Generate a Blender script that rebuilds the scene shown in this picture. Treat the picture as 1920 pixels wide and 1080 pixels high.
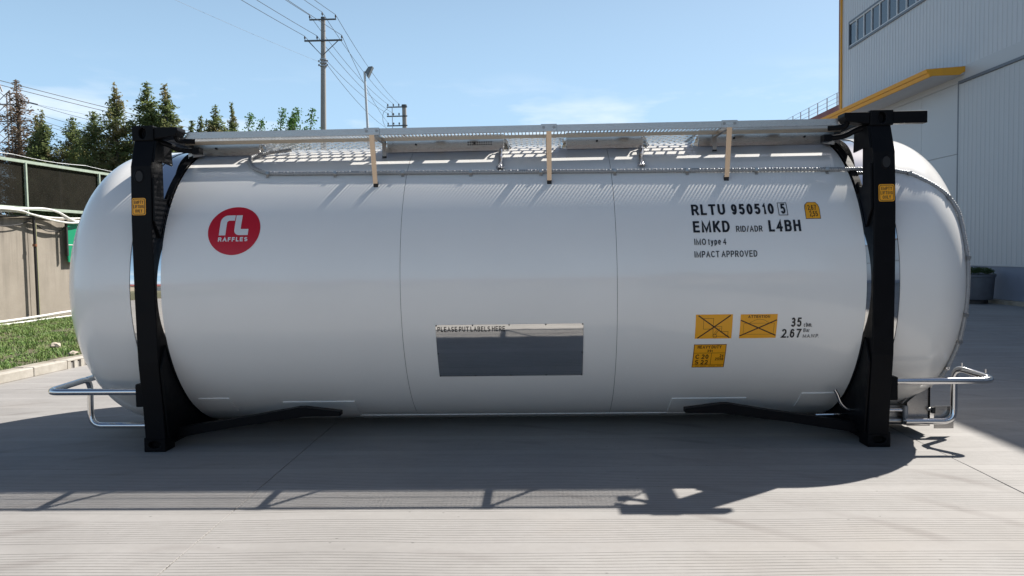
import bpy, bmesh, math, random
from mathutils import Vector, Matrix, noise
R_ = math.radians
random.seed(7)
SC = bpy.context.scene
COL = SC.collection
for o in list(bpy.data.objects): bpy.data.objects.remove(o)

# ------------------------------------------------------------------ camera
F_PX = 1382.738
CAM = Vector((0.222, -7.13, 1.604)); YAW, PITCH, ROLL = -0.03302, -0.04899, -0.01574
cd = bpy.data.cameras.new('camera'); cam = bpy.data.objects.new('camera', cd); COL.objects.link(cam)
fw = Vector((math.sin(YAW)*math.cos(PITCH), math.cos(YAW)*math.cos(PITCH), math.sin(PITCH)))
rt = Vector((math.cos(YAW), -math.sin(YAW), 0)); up = rt.cross(fw)
r2 = math.cos(ROLL)*rt + math.sin(ROLL)*up; u2 = -math.sin(ROLL)*rt + math.cos(ROLL)*up
m = Matrix((r2, u2, -fw)).transposed().to_4x4(); m.translation = CAM
cam.matrix_world = m
cd.sensor_width = 36; cd.lens = F_PX/1920*36; cd.clip_start = 0.05; cd.clip_end = 3000
SC.camera = cam

# ------------------------------------------------------------------ sky + sun
SUN = Vector((0.735, 0.565, 1.0)).normalized()
w = bpy.data.worlds.new('World'); SC.world = w; w.use_nodes = True
nt = w.node_tree; nd = nt.nodes; lk = nt.links
bg = nd['Background']
sky = nd.new('ShaderNodeTexSky'); sky.sky_type = 'NISHITA'; sky.sun_disc = False
sky.sun_elevation = math.asin(SUN.z); sky.sun_rotation = math.atan2(SUN.x, SUN.y)
sky.air_density = 1.0; sky.dust_density = 1.6; sky.ozone_density = 3.0; sky.altitude = 0
tc = nd.new('ShaderNodeTexCoord'); sx = nd.new('ShaderNodeSeparateXYZ'); lk.new(tc.outputs['Generated'], sx.inputs[0])
mp = nd.new('ShaderNodeMapping'); mp.inputs['Scale'].default_value = (1.6, 1.6, 7.0); mp.inputs['Location'].default_value = (7.7, 2.9, 2.1)
lk.new(tc.outputs['Generated'], mp.inputs[0])
nz = nd.new('ShaderNodeTexNoise'); nz.inputs['Scale'].default_value = 2.3; nz.inputs['Detail'].default_value = 7; nz.inputs['Roughness'].default_value = .56
lk.new(mp.outputs[0], nz.inputs['Vector'])
cr = nd.new('ShaderNodeMapRange'); cr.inputs[1].default_value = .5; cr.inputs[2].default_value = .72; lk.new(nz.outputs['Fac'], cr.inputs[0])
el = nd.new('ShaderNodeMapRange'); el.interpolation_type = 'SMOOTHSTEP'; el.inputs[1].default_value = .25; el.inputs[2].default_value = .15; lk.new(sx.outputs[2], el.inputs[0])
mu = nd.new('ShaderNodeMath'); mu.operation = 'MULTIPLY'; lk.new(cr.outputs[0], mu.inputs[0]); lk.new(el.outputs[0], mu.inputs[1])
hz = nd.new('ShaderNodeMapRange'); hz.interpolation_type = 'SMOOTHSTEP'; hz.inputs[1].default_value = .72; hz.inputs[2].default_value = .0; hz.inputs[3].default_value = 0; hz.inputs[4].default_value = .72; lk.new(sx.outputs[2], hz.inputs[0])
hzc = nd.new('ShaderNodeMix'); hzc.data_type = 'RGBA'; lk.new(hz.outputs[0], hzc.inputs[0]); lk.new(sky.outputs[0], hzc.inputs[6]); hzc.inputs[7].default_value = (7.3, 11.2, 15.2, 1)
m2 = nd.new('ShaderNodeMath'); m2.operation = 'MULTIPLY'; m2.inputs[1].default_value = 1.0; lk.new(mu.outputs[0], m2.inputs[0])
m3 = m2
mx = nd.new('ShaderNodeMix'); mx.data_type = 'RGBA'; lk.new(m3.outputs[0], mx.inputs[0]); lk.new(hzc.outputs[2], mx.inputs[6]); mx.inputs[7].default_value = (11.6, 12.6, 13.6, 1)
lk.new(mx.outputs[2], bg.inputs[0]); bg.inputs[1].default_value = .05
sd = bpy.data.lights.new('sun', 'SUN'); sd.energy = 5.0; sd.angle = R_(.53); sd.color = (1.0, .955, .88)
so = bpy.data.objects.new('sun', sd); COL.objects.link(so); so.rotation_euler = SUN.to_track_quat('Z', 'Y').to_euler(); so.location = SUN*60
SC.view_settings.view_transform = 'Standard'; SC.view_settings.look = 'None'; SC.view_settings.exposure = .80; SC.view_settings.gamma = 1
SC.render.engine = 'CYCLES'; SC.cycles.max_bounces = 8; SC.cycles.transparent_max_bounces = 12; SC.cycles.use_denoising = True
SC.cycles.caustics_reflective = False; SC.cycles.caustics_refractive = False

# ------------------------------------------------------------------ materials
def hexlin(r, g, b): return tuple(((c/255)/12.92 if c/255 <= .04045 else ((c/255+.055)/1.055)**2.4) for c in (r, g, b))
class NT:
    def __init__(s, name):
        s.m = bpy.data.materials.new(name); s.m.use_nodes = True; s.t = s.m.node_tree; s.n = s.t.nodes; s.p = s.n['Principled BSDF']
    def add(s, typ, **kw):
        n = s.n.new(typ)
        for k, v in kw.items():
            if isinstance(k, str) and k.startswith('i_'):
                key = k[2:]; key = int(key) if key.isdigit() else key.replace('_', ' ')
                s.set(n.inputs[key], v)
            else: setattr(n, k, v)
        return n
    def set(s, inp, v):
        if hasattr(v, 'is_output') or isinstance(v, bpy.types.NodeSocket): s.t.links.new(v, inp)
        else:
            if inp.type == 'RGBA' and len(v) == 3: v = (*v, 1)
            inp.default_value = v
    def math(s, op, a, b=0.0, c=None):
        n = s.n.new('ShaderNodeMath'); n.operation = op; s.set(n.inputs[0], a); s.set(n.inputs[1], b)
        if c is not None: s.set(n.inputs[2], c)
        return n.outputs[0]
    def noise(s, vec, scale, detail=4, rough=.55, dist=0):
        n = s.n.new('ShaderNodeTexNoise'); n.inputs['Scale'].default_value = scale; n.inputs['Detail'].default_value = detail
        n.inputs['Roughness'].default_value = rough; n.inputs['Distortion'].default_value = dist
        if vec is not None: s.t.links.new(vec, n.inputs['Vector'])
        return n.outputs['Fac']
    def mapr(s, v, a, b, c=0., d=1.):
        n = s.n.new('ShaderNodeMapRange'); s.set(n.inputs[0], v)
        for i, q in enumerate((a, b, c, d)): n.inputs[i+1].default_value = q
        return n.outputs[0]
    def mix(s, f, a, b, blend='MIX'):
        n = s.n.new('ShaderNodeMix'); n.data_type = 'RGBA'; n.blend_type = blend; s.set(n.inputs[0], f); s.set(n.inputs[6], a); s.set(n.inputs[7], b)
        return n.outputs[2]
    def obj(s): return s.add('ShaderNodeTexCoord').outputs['Object']
    def pos(s): return s.add('ShaderNodeNewGeometry').outputs['Position']
    def scale(s, vec, sc, loc=(0, 0, 0)):
        n = s.n.new('ShaderNodeMapping'); n.inputs['Scale'].default_value = sc; n.inputs['Location'].default_value = loc; s.t.links.new(vec, n.inputs[0]); return n.outputs[0]
    def bump(s, h, strength=.3, dist=.01):
        n = s.n.new('ShaderNodeBump'); n.inputs['Strength'].default_value = strength; n.inputs['Distance'].default_value = dist; s.set(n.inputs['Height'], h)
        s.t.links.new(n.outputs[0], s.p.inputs['Normal']); return n
    def col(s, v): s.set(s.p.inputs['Base Color'], v)
    def rough(s, v): s.set(s.p.inputs['Roughness'], v)
M = {}
def simple(name, col, rough=.5, metal=0., coat=0., var=.0, vscale=6., spec=.5):
    t = NT(name); t.rough(rough); t.p.inputs['Metallic'].default_value = metal; t.p.inputs['Coat Weight'].default_value = coat; t.p.inputs['Coat Roughness'].default_value = .06
    t.p.inputs['Specular IOR Level'].default_value = spec
    if var:
        n = t.noise(t.obj(), vscale, 5, .6); f = t.mapr(n, .3, .7)
        t.col(t.mix(f, tuple(c*(1-var) for c in col), tuple(min(1, c*(1+var)) for c in col)))
        t.rough(t.mapr(n, .3, .7, max(.02, rough*.8), min(1, rough*1.2)))
    else: t.col(col)
    M[name] = t.m; return t
# tank paint: off-white gloss enamel with very faint orange peel
t = simple('white_paint', (.74, .74, .72), .3, 0, .5)
po = t.pos(); n1 = t.noise(t.scale(po, (1, 1, 1)), 1.3, 4, .6); t.col(t.mix(t.mapr(n1, .35, .7), (.90, .88, .845), (.875, .855, .82)))
n2 = t.noise(t.scale(po, (.7, 1.6, 1.6)), 2.2, 2); t.rough(t.mapr(n1, .3, .7, .17, .23)); t.bump(n2, .03, .012)
simple('black_paint', (.0045, .0047, .006), .5, 0, .0, .2, 9, .12)
simple('black_rubber', (.015, .015, .016), .7)
t = simple('mirror_steel', (.80, .80, .79), .045, 1.0)
n2 = t.noise(t.scale(t.pos(), (1.2, 2, 2)), 3.2, 2); t.bump(n2, .05, .012)
t = simple('brushed_steel', (.45, .435, .42), .32, 1.0)
n = t.noise(t.scale(t.pos(), (3, 60, 60)), 5, 3); t.rough(t.mapr(n, .3, .7, .24, .38))
simple('ground_tint_steel', (.58, .475, .37), .3, 1.0)  # tan reflection of the sunlit ground put into the steel colour
t = simple('dull_steel', (.33, .32, .31), .42, 1.0, 0, .15, 7)
simple('chrome_tube', (.72, .72, .73), .10, 1.0)
simple('dark_gap', (.02, .02, .022), .6)
simple('seam_dark', (.10, .10, .10), .6)  # dark grey underlayer that shows as thin lines in the panel joints
simple('hose_plastic', (.33, .34, .355), .45, .3)
simple('galv_steel', (.40, .41, .42), .5, .7, 0, .15, 12)
simple('decal_black', (.008, .008, .010), .35)
simple('decal_white', (.74, .74, .73), .35)
simple('decal_red', hexlin(196, 16, 36), .3, 0, .2)
simple('decal_yellow', hexlin(246, 170, 20), .4, 0, .1)
simple('decal_brown', hexlin(42, 14, 6), .4)
# ground
t = NT('concrete_slab'); po = t.pos(); sp = t.add('ShaderNodeSeparateXYZ', i_0=po)
oi = t.add('ShaderNodeObjectInfo')
wob = t.math('MULTIPLY', t.math('SUBTRACT', t.noise(t.scale(po, (.35, .5, 1)), 1.0, 2), .5), .16)
wob2 = t.math('MULTIPLY', t.math('SUBTRACT', t.noise(t.scale(po, (1.1, 2.5, 1)), 1.0, 3), .5), .008)
yy = t.math('ADD', t.math('ADD', sp.outputs[1], wob), wob2)
per = t.math('FRACT', t.math('DIVIDE', t.math('ADD', yy, 40.12), .485))
zone = t.math('GREATER_THAN', per, .2)
ln = t.math('FRACT', t.math('DIVIDE', yy, .0345))
tri = t.math('ABSOLUTE', t.math('SUBTRACT', ln, .5))
line = t.mapr(tri, .5, .40, 1, 0)   # 1 at the groove
strn = t.mapr(t.noise(t.scale(po, (.25, 3.2, 1)), 1.6, 3), .3, .65, .7, 1.0)
brk = t.mapr(t.noise(t.scale(po, (3, 14, 1)), 1.4, 4, .7), .36, .52, .55, 1)
gro = t.math('MULTIPLY', t.math('MULTIPLY', t.math('MULTIPLY', line, zone), strn), brk)
big = t.noise(t.scale(po, (.7, .7, 1)), .9, 6, .62, .4); fine = t.noise(po, 14, 6, .7); mid = t.noise(t.scale(po, (.6, 2.2, 1)), 1.7, 6, .65, .6)
c0 = t.mix(t.mapr(big, .32, .70), (.248, .236, .226), (.328, .313, .302))
c0 = t.mix(t.mapr(mid, .35, .75, 0, .5), c0, (.365, .35, .338))
c0 = t.mix(t.mapr(fine, .3, .75, 0, .35), c0, (.24, .226, .212))
warm = t.mapr(t.noise(t.scale(po, (.5, .5, 1), (7, 3, 0)), 1.1, 4, .6), .52, .75, 0, .4); c0 = t.mix(warm, c0, (.30, .268, .238))
st = t.mapr(t.noise(t.scale(po, (.9, 1.6, 1), (3, 9, 0)), 2.1, 6, .7, .8), .60, .74, 0, .4); c0 = t.mix(st, c0, (.22, .215, .21))
spk = t.add('ShaderNodeTexVoronoi', i_Scale=5.5, i_Vector=t.scale(po, (1, 2.2, 1))); spn = t.mapr(spk.outputs['Distance'], .03, .065, 1, 0)
spr = t.math('GREATER_THAN', t.noise(po, 3.1, 2), .5); c0 = t.mix(t.math('MULTIPLY', t.math('MULTIPLY', spn, spr), .75), c0, (.07, .065, .06))
# curved tyre scuffs
rg = t.add('ShaderNodeTexWave', wave_type='RINGS', rings_direction='Z', i_Scale=.55, i_Distortion=2.5, i_Detail=3, i_Vector=t.scale(po, (1, 1, 0), (1.2, 6.3, 0)))
scf = t.math('MULTIPLY', t.mapr(rg.outputs['Fac'], .90, 1.0), t.mapr(t.noise(po, .9, 3), .48, .66, 0, .5)); c0 = t.mix(scf, c0, (.17, .15, .14))
c0 = t.mix(t.math('MULTIPLY', gro, 1.0), c0, (.05, .047, .045))
vv = t.mapr(oi.outputs['Random'], 0, 1, .95, 1.05); vc = t.add('ShaderNodeCombineXYZ', i_0=vv, i_1=vv, i_2=vv)
c0 = t.mix(1.0, c0, vc.outputs[0], 'MULTIPLY')
t.col(c0); t.rough(.82); h = t.math('SUBTRACT', t.math('MULTIPLY', fine, .25), gro); t.bump(h, .55, .006); M['concrete_slab'] = t.m
t = NT('joint_filler'); n = t.noise(t.pos(), 9, 5, .7); t.col(t.mix(t.mapr(n, .52, .62), (.27, .255, .24), (.03, .028, .025))); t.rough(.95); M['joint_filler'] = t.m
t = NT('field_ground'); po = t.pos(); n = t.noise(po, .25, 6, .65); t.col(t.mix(t.mapr(n, .35, .65), (.10, .105, .05), (.20, .175, .12))); t.rough(1); M['field_ground'] = t.m
t = NT('verge_soil'); po = t.pos(); n = t.noise(po, 3, 6, .7); t.col(t.mix(t.mapr(n, .35, .65), (.045, .065, .02), (.15, .12, .08))); t.rough(1); t.bump(n, .6, .03); M['verge_soil'] = t.m
t = NT('kerb_concrete'); po = t.pos(); n = t.noise(po, 5, 6, .7); t.col(t.mix(t.mapr(n, .3, .7), (.34, .31, .265), (.50, .47, .42))); t.rough(.9); t.bump(t.noise(po, 60, 3), .3, .004); M['kerb_concrete'] = t.m
t = NT('old_concrete'); po = t.pos(); n = t.noise(po, 2.5, 6, .7); t.col(t.mix(t.mapr(n, .3, .7), (.20, .17, .13), (.36, .33, .28))); t.rough(.95); t.bump(n, .5, .02); M['old_concrete'] = t.m
t = NT('wall_concrete'); po = t.pos(); big = t.noise(po, .9, 6, .65); sp = t.add('ShaderNodeSeparateXYZ', i_0=po)
strk = t.noise(t.scale(po, (2.2, 2.6, .12)), 1.6, 5, .65); top = t.mapr(sp.outputs[2], .6, 2.6, .15, 1)
c0 = t.mix(t.mapr(big, .3, .72), (.275, .24, .198), (.365, .322, .272)); c0 = t.mix(t.math('MULTIPLY', t.mapr(strk, .47, .66, 0, .8), top), c0, (.13, .115, .10))
c0 = t.mix(t.mapr(t.noise(po, 6, 6, .75), .58, .72, 0, .5), c0, (.27, .245, .21)); t.col(c0); t.rough(.92); t.bump(t.noise(po, 18, 5, .7), .3, .01); M['wall_concrete'] = t.m
t = NT('grass_blade'); po = t.pos(); n = t.noise(po, 2.2, 5, .7); oi = t.add('ShaderNodeObjectInfo')
rnd = t.noise(t.scale(po, (1, 1, .2)), 17, 3); c0 = t.mix(t.mapr(n, .35, .68), (.095, .20, .035), (.23, .31, .08)); c0 = t.mix(t.mapr(rnd, .56, .75), c0, (.27, .24, .11)); t.col(c0); t.rough(.6)
t.p.inputs['Transmission Weight'].default_value = 0; M['grass_blade'] = t.m
t = NT('rubble'); n = t.noise(t.pos(), 20, 5, .7); t.col(t.mix(n, (.26, .2, .15), (.6, .54, .46))); t.rough(.95); M['rubble'] = t.m
def foliage(name, a, b, dead=None, tr=.25):
    t = NT(name); po = t.pos(); oi = t.add('ShaderNodeObjectInfo')
    n = t.noise(po, .9, 4, .65); n2 = t.noise(po, 6.5, 3, .6)
    c0 = t.mix(t.mapr(n, .33, .68), a, b); c0 = t.mix(t.mapr(n2, .3, .7, 0, .55), c0, tuple(x*.7 for x in a))
    if dead: c0 = t.mix(t.mapr(t.math('ADD', t.noise(po, .55, 3), t.math('MULTIPLY', oi.outputs['Random'], .18)), .57, .72, 0, .8), c0, dead)
    t.col(c0); t.rough(.75); t.p.inputs['Specular IOR Level'].default_value = .25
    tl = t.add('ShaderNodeBsdfTranslucent'); t.set(tl.inputs['Color'], c0); ms = t.add('ShaderNodeMixShader', i_0=tr)
    t.t.links.new(t.p.outputs[0], ms.inputs[1]); t.t.links.new(tl.outputs[0], ms.inputs[2]); t.t.links.new(ms.outputs[0], t.n['Material Output'].inputs[0]); M[name] = t.m
foliage('conifer_leaf', (.14, .19, .08), (.26, .30, .11), (.30, .24, .13), .5)
foliage('conifer_rust', (.17, .13, .09), (.24, .17, .11), (.26, .18, .14), .4)
foliage('broad_leaf', (.07, .16, .04), (.14, .26, .07), None, .5)
foliage('shrub_leaf', (.03, .06, .015), (.075, .12, .03))
t = NT('bark'); n = t.noise(t.scale(t.pos(), (6, 6, 1)), 3, 5, .7); t.col(t.mix(n, (.06, .048, .038), (.16, .13, .105))); t.rough(.95); M['bark'] = t.m
t = NT('pole_concrete'); n = t.noise(t.scale(t.pos(), (3, 3, .4)), 2, 5, .7); t.col(t.mix(n, (.26, .245, .225), (.37, .355, .33))); t.rough(.9); M['pole_concrete'] = t.m
simple('pole_metal', (.10, .105, .11), .5, .5)
simple('insulator', (.09, .08, .08), .3)
simple('wire', (.045, .045, .05), .5)
simple('far_wire', (.30, .34, .40), .6)
simple('lamp_white', (.62, .64, .65), .4)
simple('lamp_head', (.16, .18, .19), .4, .3)
simple('pylon_steel', (.30, .27, .26), .6, .4)
# building
simple('cladding_sheet', (.50, .505, .525), .38, 0, .1, .05, .5)
simple('door_sheet', (.455, .465, .48), .42, 0, 0, .04, .5)
simple('ochre_trim', hexlin(226, 160, 44), .5, 0, 0, .08, 2)
simple('brown_trim', hexlin(140, 92, 66), .55, 0, 0, .08, 2)
simple('soffit', (.55, .56, .58), .55)
simple('window_frame', (.62, .63, .64), .4)
simple('dark_frame', (.11, .125, .15), .45)
simple('window_glass', (.035, .05, .075), .05, 0, 0, 0, 1, .8)
simple('plinth_blue_shade', (.19, .215, .28), .6, 0, 0, .12, 1.5)  # concrete plinth with the bluish shade put into its colour
simple('red_roof', hexlin(128, 70, 66), .6, 0, 0, .1, 1.5)
simple('rail_galv', (.34, .35, .36), .5, .4)
simple('planter_clay', (.10, .11, .13), .7, 0, 0, .15, 6)
# left side
simple('fence_green', hexlin(163, 176, 160), .5, .1, 0, .1, 8)
simple('fence_shade', (.03, .04, .05), .6)
simple('cable_white', (.74, .73, .70), .5)
simple('cable_black', (.018, .016, .018), .6)
simple('pole_dark', (.024, .02, .02), .6)
simple('pole_olive', (.30, .30, .17), .6)
simple('sign_green', hexlin(10, 140, 100), .45)
simple('beige_paint', (.50, .43, .34), .8, 0, 0, .1, .6)
t = NT('shade_net'); po = t.pos(); n = t.noise(po, 1.6, 5, .65); n2 = t.noise(t.scale(po, (3, 3, .5)), 3, 4)
t.col(t.mix(t.mapr(n, .3, .7), (.010, .0095, .007), (.022, .020, .015))); t.rough(.9); t.p.inputs['Specular IOR Level'].default_value = .08
tp = t.add('ShaderNodeBsdfTransparent'); ms = t.add('ShaderNodeMixShader', i_0=t.mapr(n2, .3, .7, .06, .17)); t.t.links.new(t.p.outputs[0], ms.inputs[1]); t.t.links.new(tp.outputs[0], ms.inputs[2]); t.t.links.new(ms.outputs[0], t.n['Material Output'].inputs[0]); M['shade_net'] = t.m

# ------------------------------------------------------------------ mesh helpers
class MB:
    def __init__(s): s.v = []; s.f = []
    def quad(s, a, b, c, d):
        i = len(s.v); s.v += [tuple(a), tuple(b), tuple(c), tuple(d)]; s.f.append((i, i+1, i+2, i+3)); return s
    def poly(s, pts):
        i = len(s.v); s.v += [tuple(p) for p in pts]; s.f.append(tuple(range(i, i+len(pts)))); return s
    def box(s, x0, x1, y0, y1, z0, z1):
        i = len(s.v); s.v += [(x0, y0, z0), (x1, y0, z0), (x1, y1, z0), (x0, y1, z0), (x0, y0, z1), (x1, y0, z1), (x1, y1, z1), (x0, y1, z1)]
        s.f += [(i, i+3, i+2, i+1), (i+4, i+5, i+6, i+7), (i, i+1, i+5, i+4), (i+1, i+2, i+6, i+5), (i+2, i+3, i+7, i+6), (i+3, i, i+4, i+7)]; return s
    def prism(s, pts, off):
        """closed polygon pts (3d) extruded by off"""
        n = len(pts); i = len(s.v); off = Vector(off); s.v += [tuple(p) for p in pts] + [tuple(Vector(p)+off) for p in pts]
        s.f.append(tuple(range(i+n-1, i-1, -1))); s.f.append(tuple(range(i+n, i+2*n)))
        for k in range(n): j = (k+1) % n; s.f.append((i+k, i+j, i+n+j, i+n+k))
        return s
    def bar(s, a, b, wx, wy, upv=(0, 0, 1)):
        a = Vector(a); b = Vector(b); d = (b-a).normalized(); u = Vector(upv)
        if abs(d.dot(u)) > .98: u = Vector((1, 0, 0))
        x = d.cross(u).normalized(); y = x.cross(d); i = len(s.v)
        for q in (a, b):
            for sx_, sy_ in ((-1, -1), (1, -1), (1, 1), (-1, 1)): s.v.append(tuple(q + x*wx/2*sx_ + y*wy/2*sy_))
        s.f += [(i+3, i+2, i+1, i), (i+4, i+5, i+6, i+7)] + [(i+k, i+(k+1) % 4, i+4+(k+1) % 4, i+4+k) for k in range(4)]; return s
    def tube(s, path, r, n=10, cap=True):
        P = [Vector(p) for p in path]; rr = r if isinstance(r, (list, tuple)) else [r]*len(P)
        t0 = (P[1]-P[0]).normalized(); ref = Vector((0, 0, 1)) if abs(t0.z) < .9 else Vector((1, 0, 0)); x = t0.cross(ref).normalized(); i0 = len(s.v)
        for k, p in enumerate(P):
            tg = (P[min(k+1, len(P)-1)]-P[max(k-1, 0)]).normalized(); x = (x - tg*x.dot(tg)).normalized(); y = tg.cross(x)
            for j in range(n): a = 2*math.pi*j/n; s.v.append(tuple(p + (x*math.cos(a)+y*math.sin(a))*rr[k]))
        for k in range(len(P)-1):
            for j in range(n): a = i0+k*n+j; b = i0+k*n+(j+1) % n; s.f.append((a, b, b+n, a+n))
        if cap: s.f.append(tuple(range(i0+n-1, i0-1, -1))); e = i0+(len(P)-1)*n; s.f.append(tuple(range(e, e+n)))
        return s
    def lathe(s, prof, n=24, c=(0, 0, 0)):
        i0 = len(s.v)
        for r, z in prof:
            for j in range(n): a = 2*math.pi*j/n; s.v.append((c[0]+r*math.cos(a), c[1]+r*math.sin(a), c[2]+z))
        for k in range(len(prof)-1):
            for j in range(n): a = i0+k*n+j; b = i0+k*n+(j+1) % n; s.f.append((a, b, b+n, a+n))
        return s
    def build(s, name, mat, parent=None, smooth=False, bevel=0, fix=True):
        me = bpy.data.meshes.new(name); me.from_pydata(s.v, [], s.f); me.update()
        if fix:
            b = bmesh.new(); b.from_mesh(me); bmesh.ops.recalc_face_normals(b, faces=b.faces); b.to_mesh(me); b.free()
        me.materials.append(M[mat] if isinstance(mat, str) else mat)
        o = bpy.data.objects.new(name, me); COL.objects.link(o)
        if smooth:
            me.shade_smooth()
            if smooth != 'all': me.set_sharp_from_angle(angle=R_(40))
        if bevel:
            md = o.modifiers.new('bevel', 'BEVEL'); md.width = bevel; md.segments = 2; md.limit_method = 'ANGLE'; md.angle_limit = R_(40)
        if parent: adopt(o, parent)
        return o
def adopt(o, parent):
    o.parent = parent
    if parent.parent is None: o.matrix_parent_inverse = Matrix.Translation(-Vector(parent.location))
def thing(name, label, cat, loc=(0, 0, 0), group=None):
    o = bpy.data.objects.new(name, None); COL.objects.link(o); o.location = loc; o.empty_display_size = .2
    return tag(o, label, cat, group)
def tag(o, label, cat=None, group=None, kind=None):
    if label: o['label'] = label
    if cat: o['category'] = cat
    if group: o['group'] = group
    if kind: o['kind'] = kind
    return o
def smooth_path(pts, n=8):
    P = [Vector(p) for p in pts]; out = []
    for i in range(len(P)-1):
        p0 = P[max(i-1, 0)]; p1 = P[i]; p2 = P[i+1]; p3 = P[min(i+2, len(P)-1)]
        for k in range(n):
            u = k/n; out.append(.5*((2*p1)+(p2-p0)*u+(2*p0-5*p1+4*p2-p3)*u*u+(3*p1-p0-3*p2+p3)*u**3))
    return out+[P[-1]]
def fillet(pts, r, n=6):
    P = [Vector(p) for p in pts]; out = [P[0]]
    for i in range(1, len(P)-1):
        a = (P[i-1]-P[i]); b = (P[i+1]-P[i]); rr = min(r, a.length*.48, b.length*.48); A = P[i]+a.normalized()*rr; B = P[i]+b.normalized()*rr
        for k in range(n+1): u = k/n; out.append((1-u)**2*A+2*u*(1-u)*P[i]+u*u*B)
    return out+[P[-1]]

# ------------------------------------------------------------------ setting: ground, yard, verge
g = MB().quad((-900, -900, -.03), (900, -900, -.03), (900, 900, -.03), (-900, 900, -.03)).build('ground', 'field_ground'); tag(g, None, kind='structure')
yard = MB().quad((-15, -46, -.006), (21, -46, -.006), (21, 60, -.006), (-15, 60, -.006)).build('concrete_yard', 'joint_filler'); tag(yard, None, kind='structure')
XE = [-11.81, -6.76, -1.71, 3.34, 8.39, 13.44]; YE = [-46+5.3*k for k in range(21)]
for i in range(5):
    for j in range(20):
        b = MB(); gp = .0035
        x0, x1, y0, y1 = XE[i]+gp, XE[i+1]-gp, YE[j]+gp, YE[j+1]-gp
        zt = random.uniform(-.0015, .0); near = -7 < y0 < 6; nseg = 26 if near else 1; jt = .0045 if near else 0
        lft = [(x0+random.uniform(-jt, jt), y0+(y1-y0)*k/nseg) for k in range(nseg+1)]; rgt = [(x1+random.uniform(-jt, jt), y0+(y1-y0)*k/nseg) for k in range(nseg+1)]
        b.prism([(x, y, -.01) for x, y in rgt]+[(x, y, -.01) for x, y in reversed(lft)], (0, 0, .01+zt)); b.build('concrete_slab', 'concrete_slab', yard, bevel=.003 if near else 0)
# kerb line
KS = .09
def kx(y): return -6.71 + KS*(y-2.24)
vg = MB()
vg.prism([(kx(-30)-.15, -30, -.02), (kx(48)-.15, 48, -.02), (-26, 48, -.02), (-26, -30, -.02)], (0, 0, .12)); verge = vg.build('grass_verge', 'verge_soil'); tag(verge, None, kind='structure')
kerb = MB().prism([(kx(-8)-.02, -8, -.005), (kx(16)-.02, 16, -.005), (kx(16)-.1, 16, -.005), (kx(-8)-.1, -8, -.005)], (0, 0, .09)).build('kerb', 'joint_filler'); tag(kerb, None, kind='structure')
y = 2.685-.642*16; k = 0
while y < 15.5:
    y1 = y+.632; inlet = abs(y-3.327) < .05
    dz = random.uniform(-.003, .003); dx = random.uniform(-.004, .004)
    if not inlet:
        b = MB().prism([(kx(y)+dx, y, -.004), (kx(y1)+dx, y1, -.004), (kx(y1)-.13, y1, -.004), (kx(y)-.13, y, -.004)], (0, 0, .132+dz))
        b.build('kerb_stone', 'kerb_concrete', kerb, bevel=.012)
    else:
        ci = tag(bpy.data.objects.new('kerb_inlet', None), 'pale slotted concrete drain inlet set into the kerb beside the tank end', 'drain'); COL.objects.link(ci); ci.location = (kx(y), y, 0)
        n = 9; wdt = .632*2/n
        b = MB().prism([(kx(y), y, .105), (kx(y+1.26), y+1.26, .105), (kx(y+1.26)-.13, y+1.26, .105), (kx(y)-.13, y, .105)], (0, 0, .025)); b.build('cover_slab', 'kerb_concrete', ci, bevel=.008)
        for q in range(n+1):
            ya = y+q*1.26/n*.985; yb = ya+.065
            MB().prism([(kx(ya), ya, -.004), (kx(yb), yb, -.004), (kx(yb)-.1, yb, -.004), (kx(ya)-.1, ya, -.004)], (0, 0, .109)).build('slot_bar', 'kerb_concrete', ci)
        MB().prism([(kx(y)-.08, y, 0), (kx(y+1.26)-.08, y+1.26, 0), (kx(y+1.26)-.13, y+1.26, 0), (kx(y)-.13, y, 0)], (0, 0, .104)).build('drain_back', 'dark_gap', ci)
        y += .642
    y += .642
# old edging strip behind the kerb
y = -6
while y < 14:
    L_ = random.uniform(.5, .9); y1 = y+L_-.02; o1 = random.uniform(-.012, .012)
    MB().prism([(kx(y)-.15+o1, y, .02), (kx(y1)-.15+o1, y1, .02), (kx(y1)-.30+o1, y1, .02), (kx(y)-.30+o1, y, .02)], (0, 0, .105+random.uniform(-.01, .006))).build('edging_stone', 'old_concrete', kerb, bevel=.012); y += L_
# grass
gb = MB(); random.seed(3)
def blade(x, y, z, h, a, wd, lean):
    dx, dy = math.cos(a), math.sin(a); lx, ly = lean
    i = len(gb.v); gb.v += [(x-dx*wd, y-dy*wd, z), (x+dx*wd, y+dy*wd, z), (x+dx*wd*.7+lx*.45, y+dy*wd*.7+ly*.45, z+h*.6), (x-dx*wd*.7+lx*.45, y-dy*wd*.7+ly*.45, z+h*.6), (x+lx, y+ly, z+h)]
    gb.f += [(i, i+1, i+2, i+3), (i+3, i+2, i+4)]
for _ in range(8200):
    y = random.uniform(.2, 13.5); x = random.uniform(-12.7, kx(y)-.28)
    d = noise.noise((x*1.3, y*1.3, 0)); d2 = noise.noise((x*.5+9, y*.5, 0))
    if d < -.42 and random.random() < .7: continue
    if x > kx(y)-.45 and random.random() < .55: continue
    hh = .042+.036*max(0, d+.2)+.022*max(0, d2)
    for q in range(random.randint(8, 13)):
        a = random.uniform(0, 6.28); l = random.uniform(.2, .9)
        blade(x+random.gauss(0, .045), y+random.gauss(0, .045), .095, hh*random.uniform(.6, 1.3), a, random.uniform(.003, .0075), (math.cos(a*3)*hh*l, math.sin(a*3)*hh*l))
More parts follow.
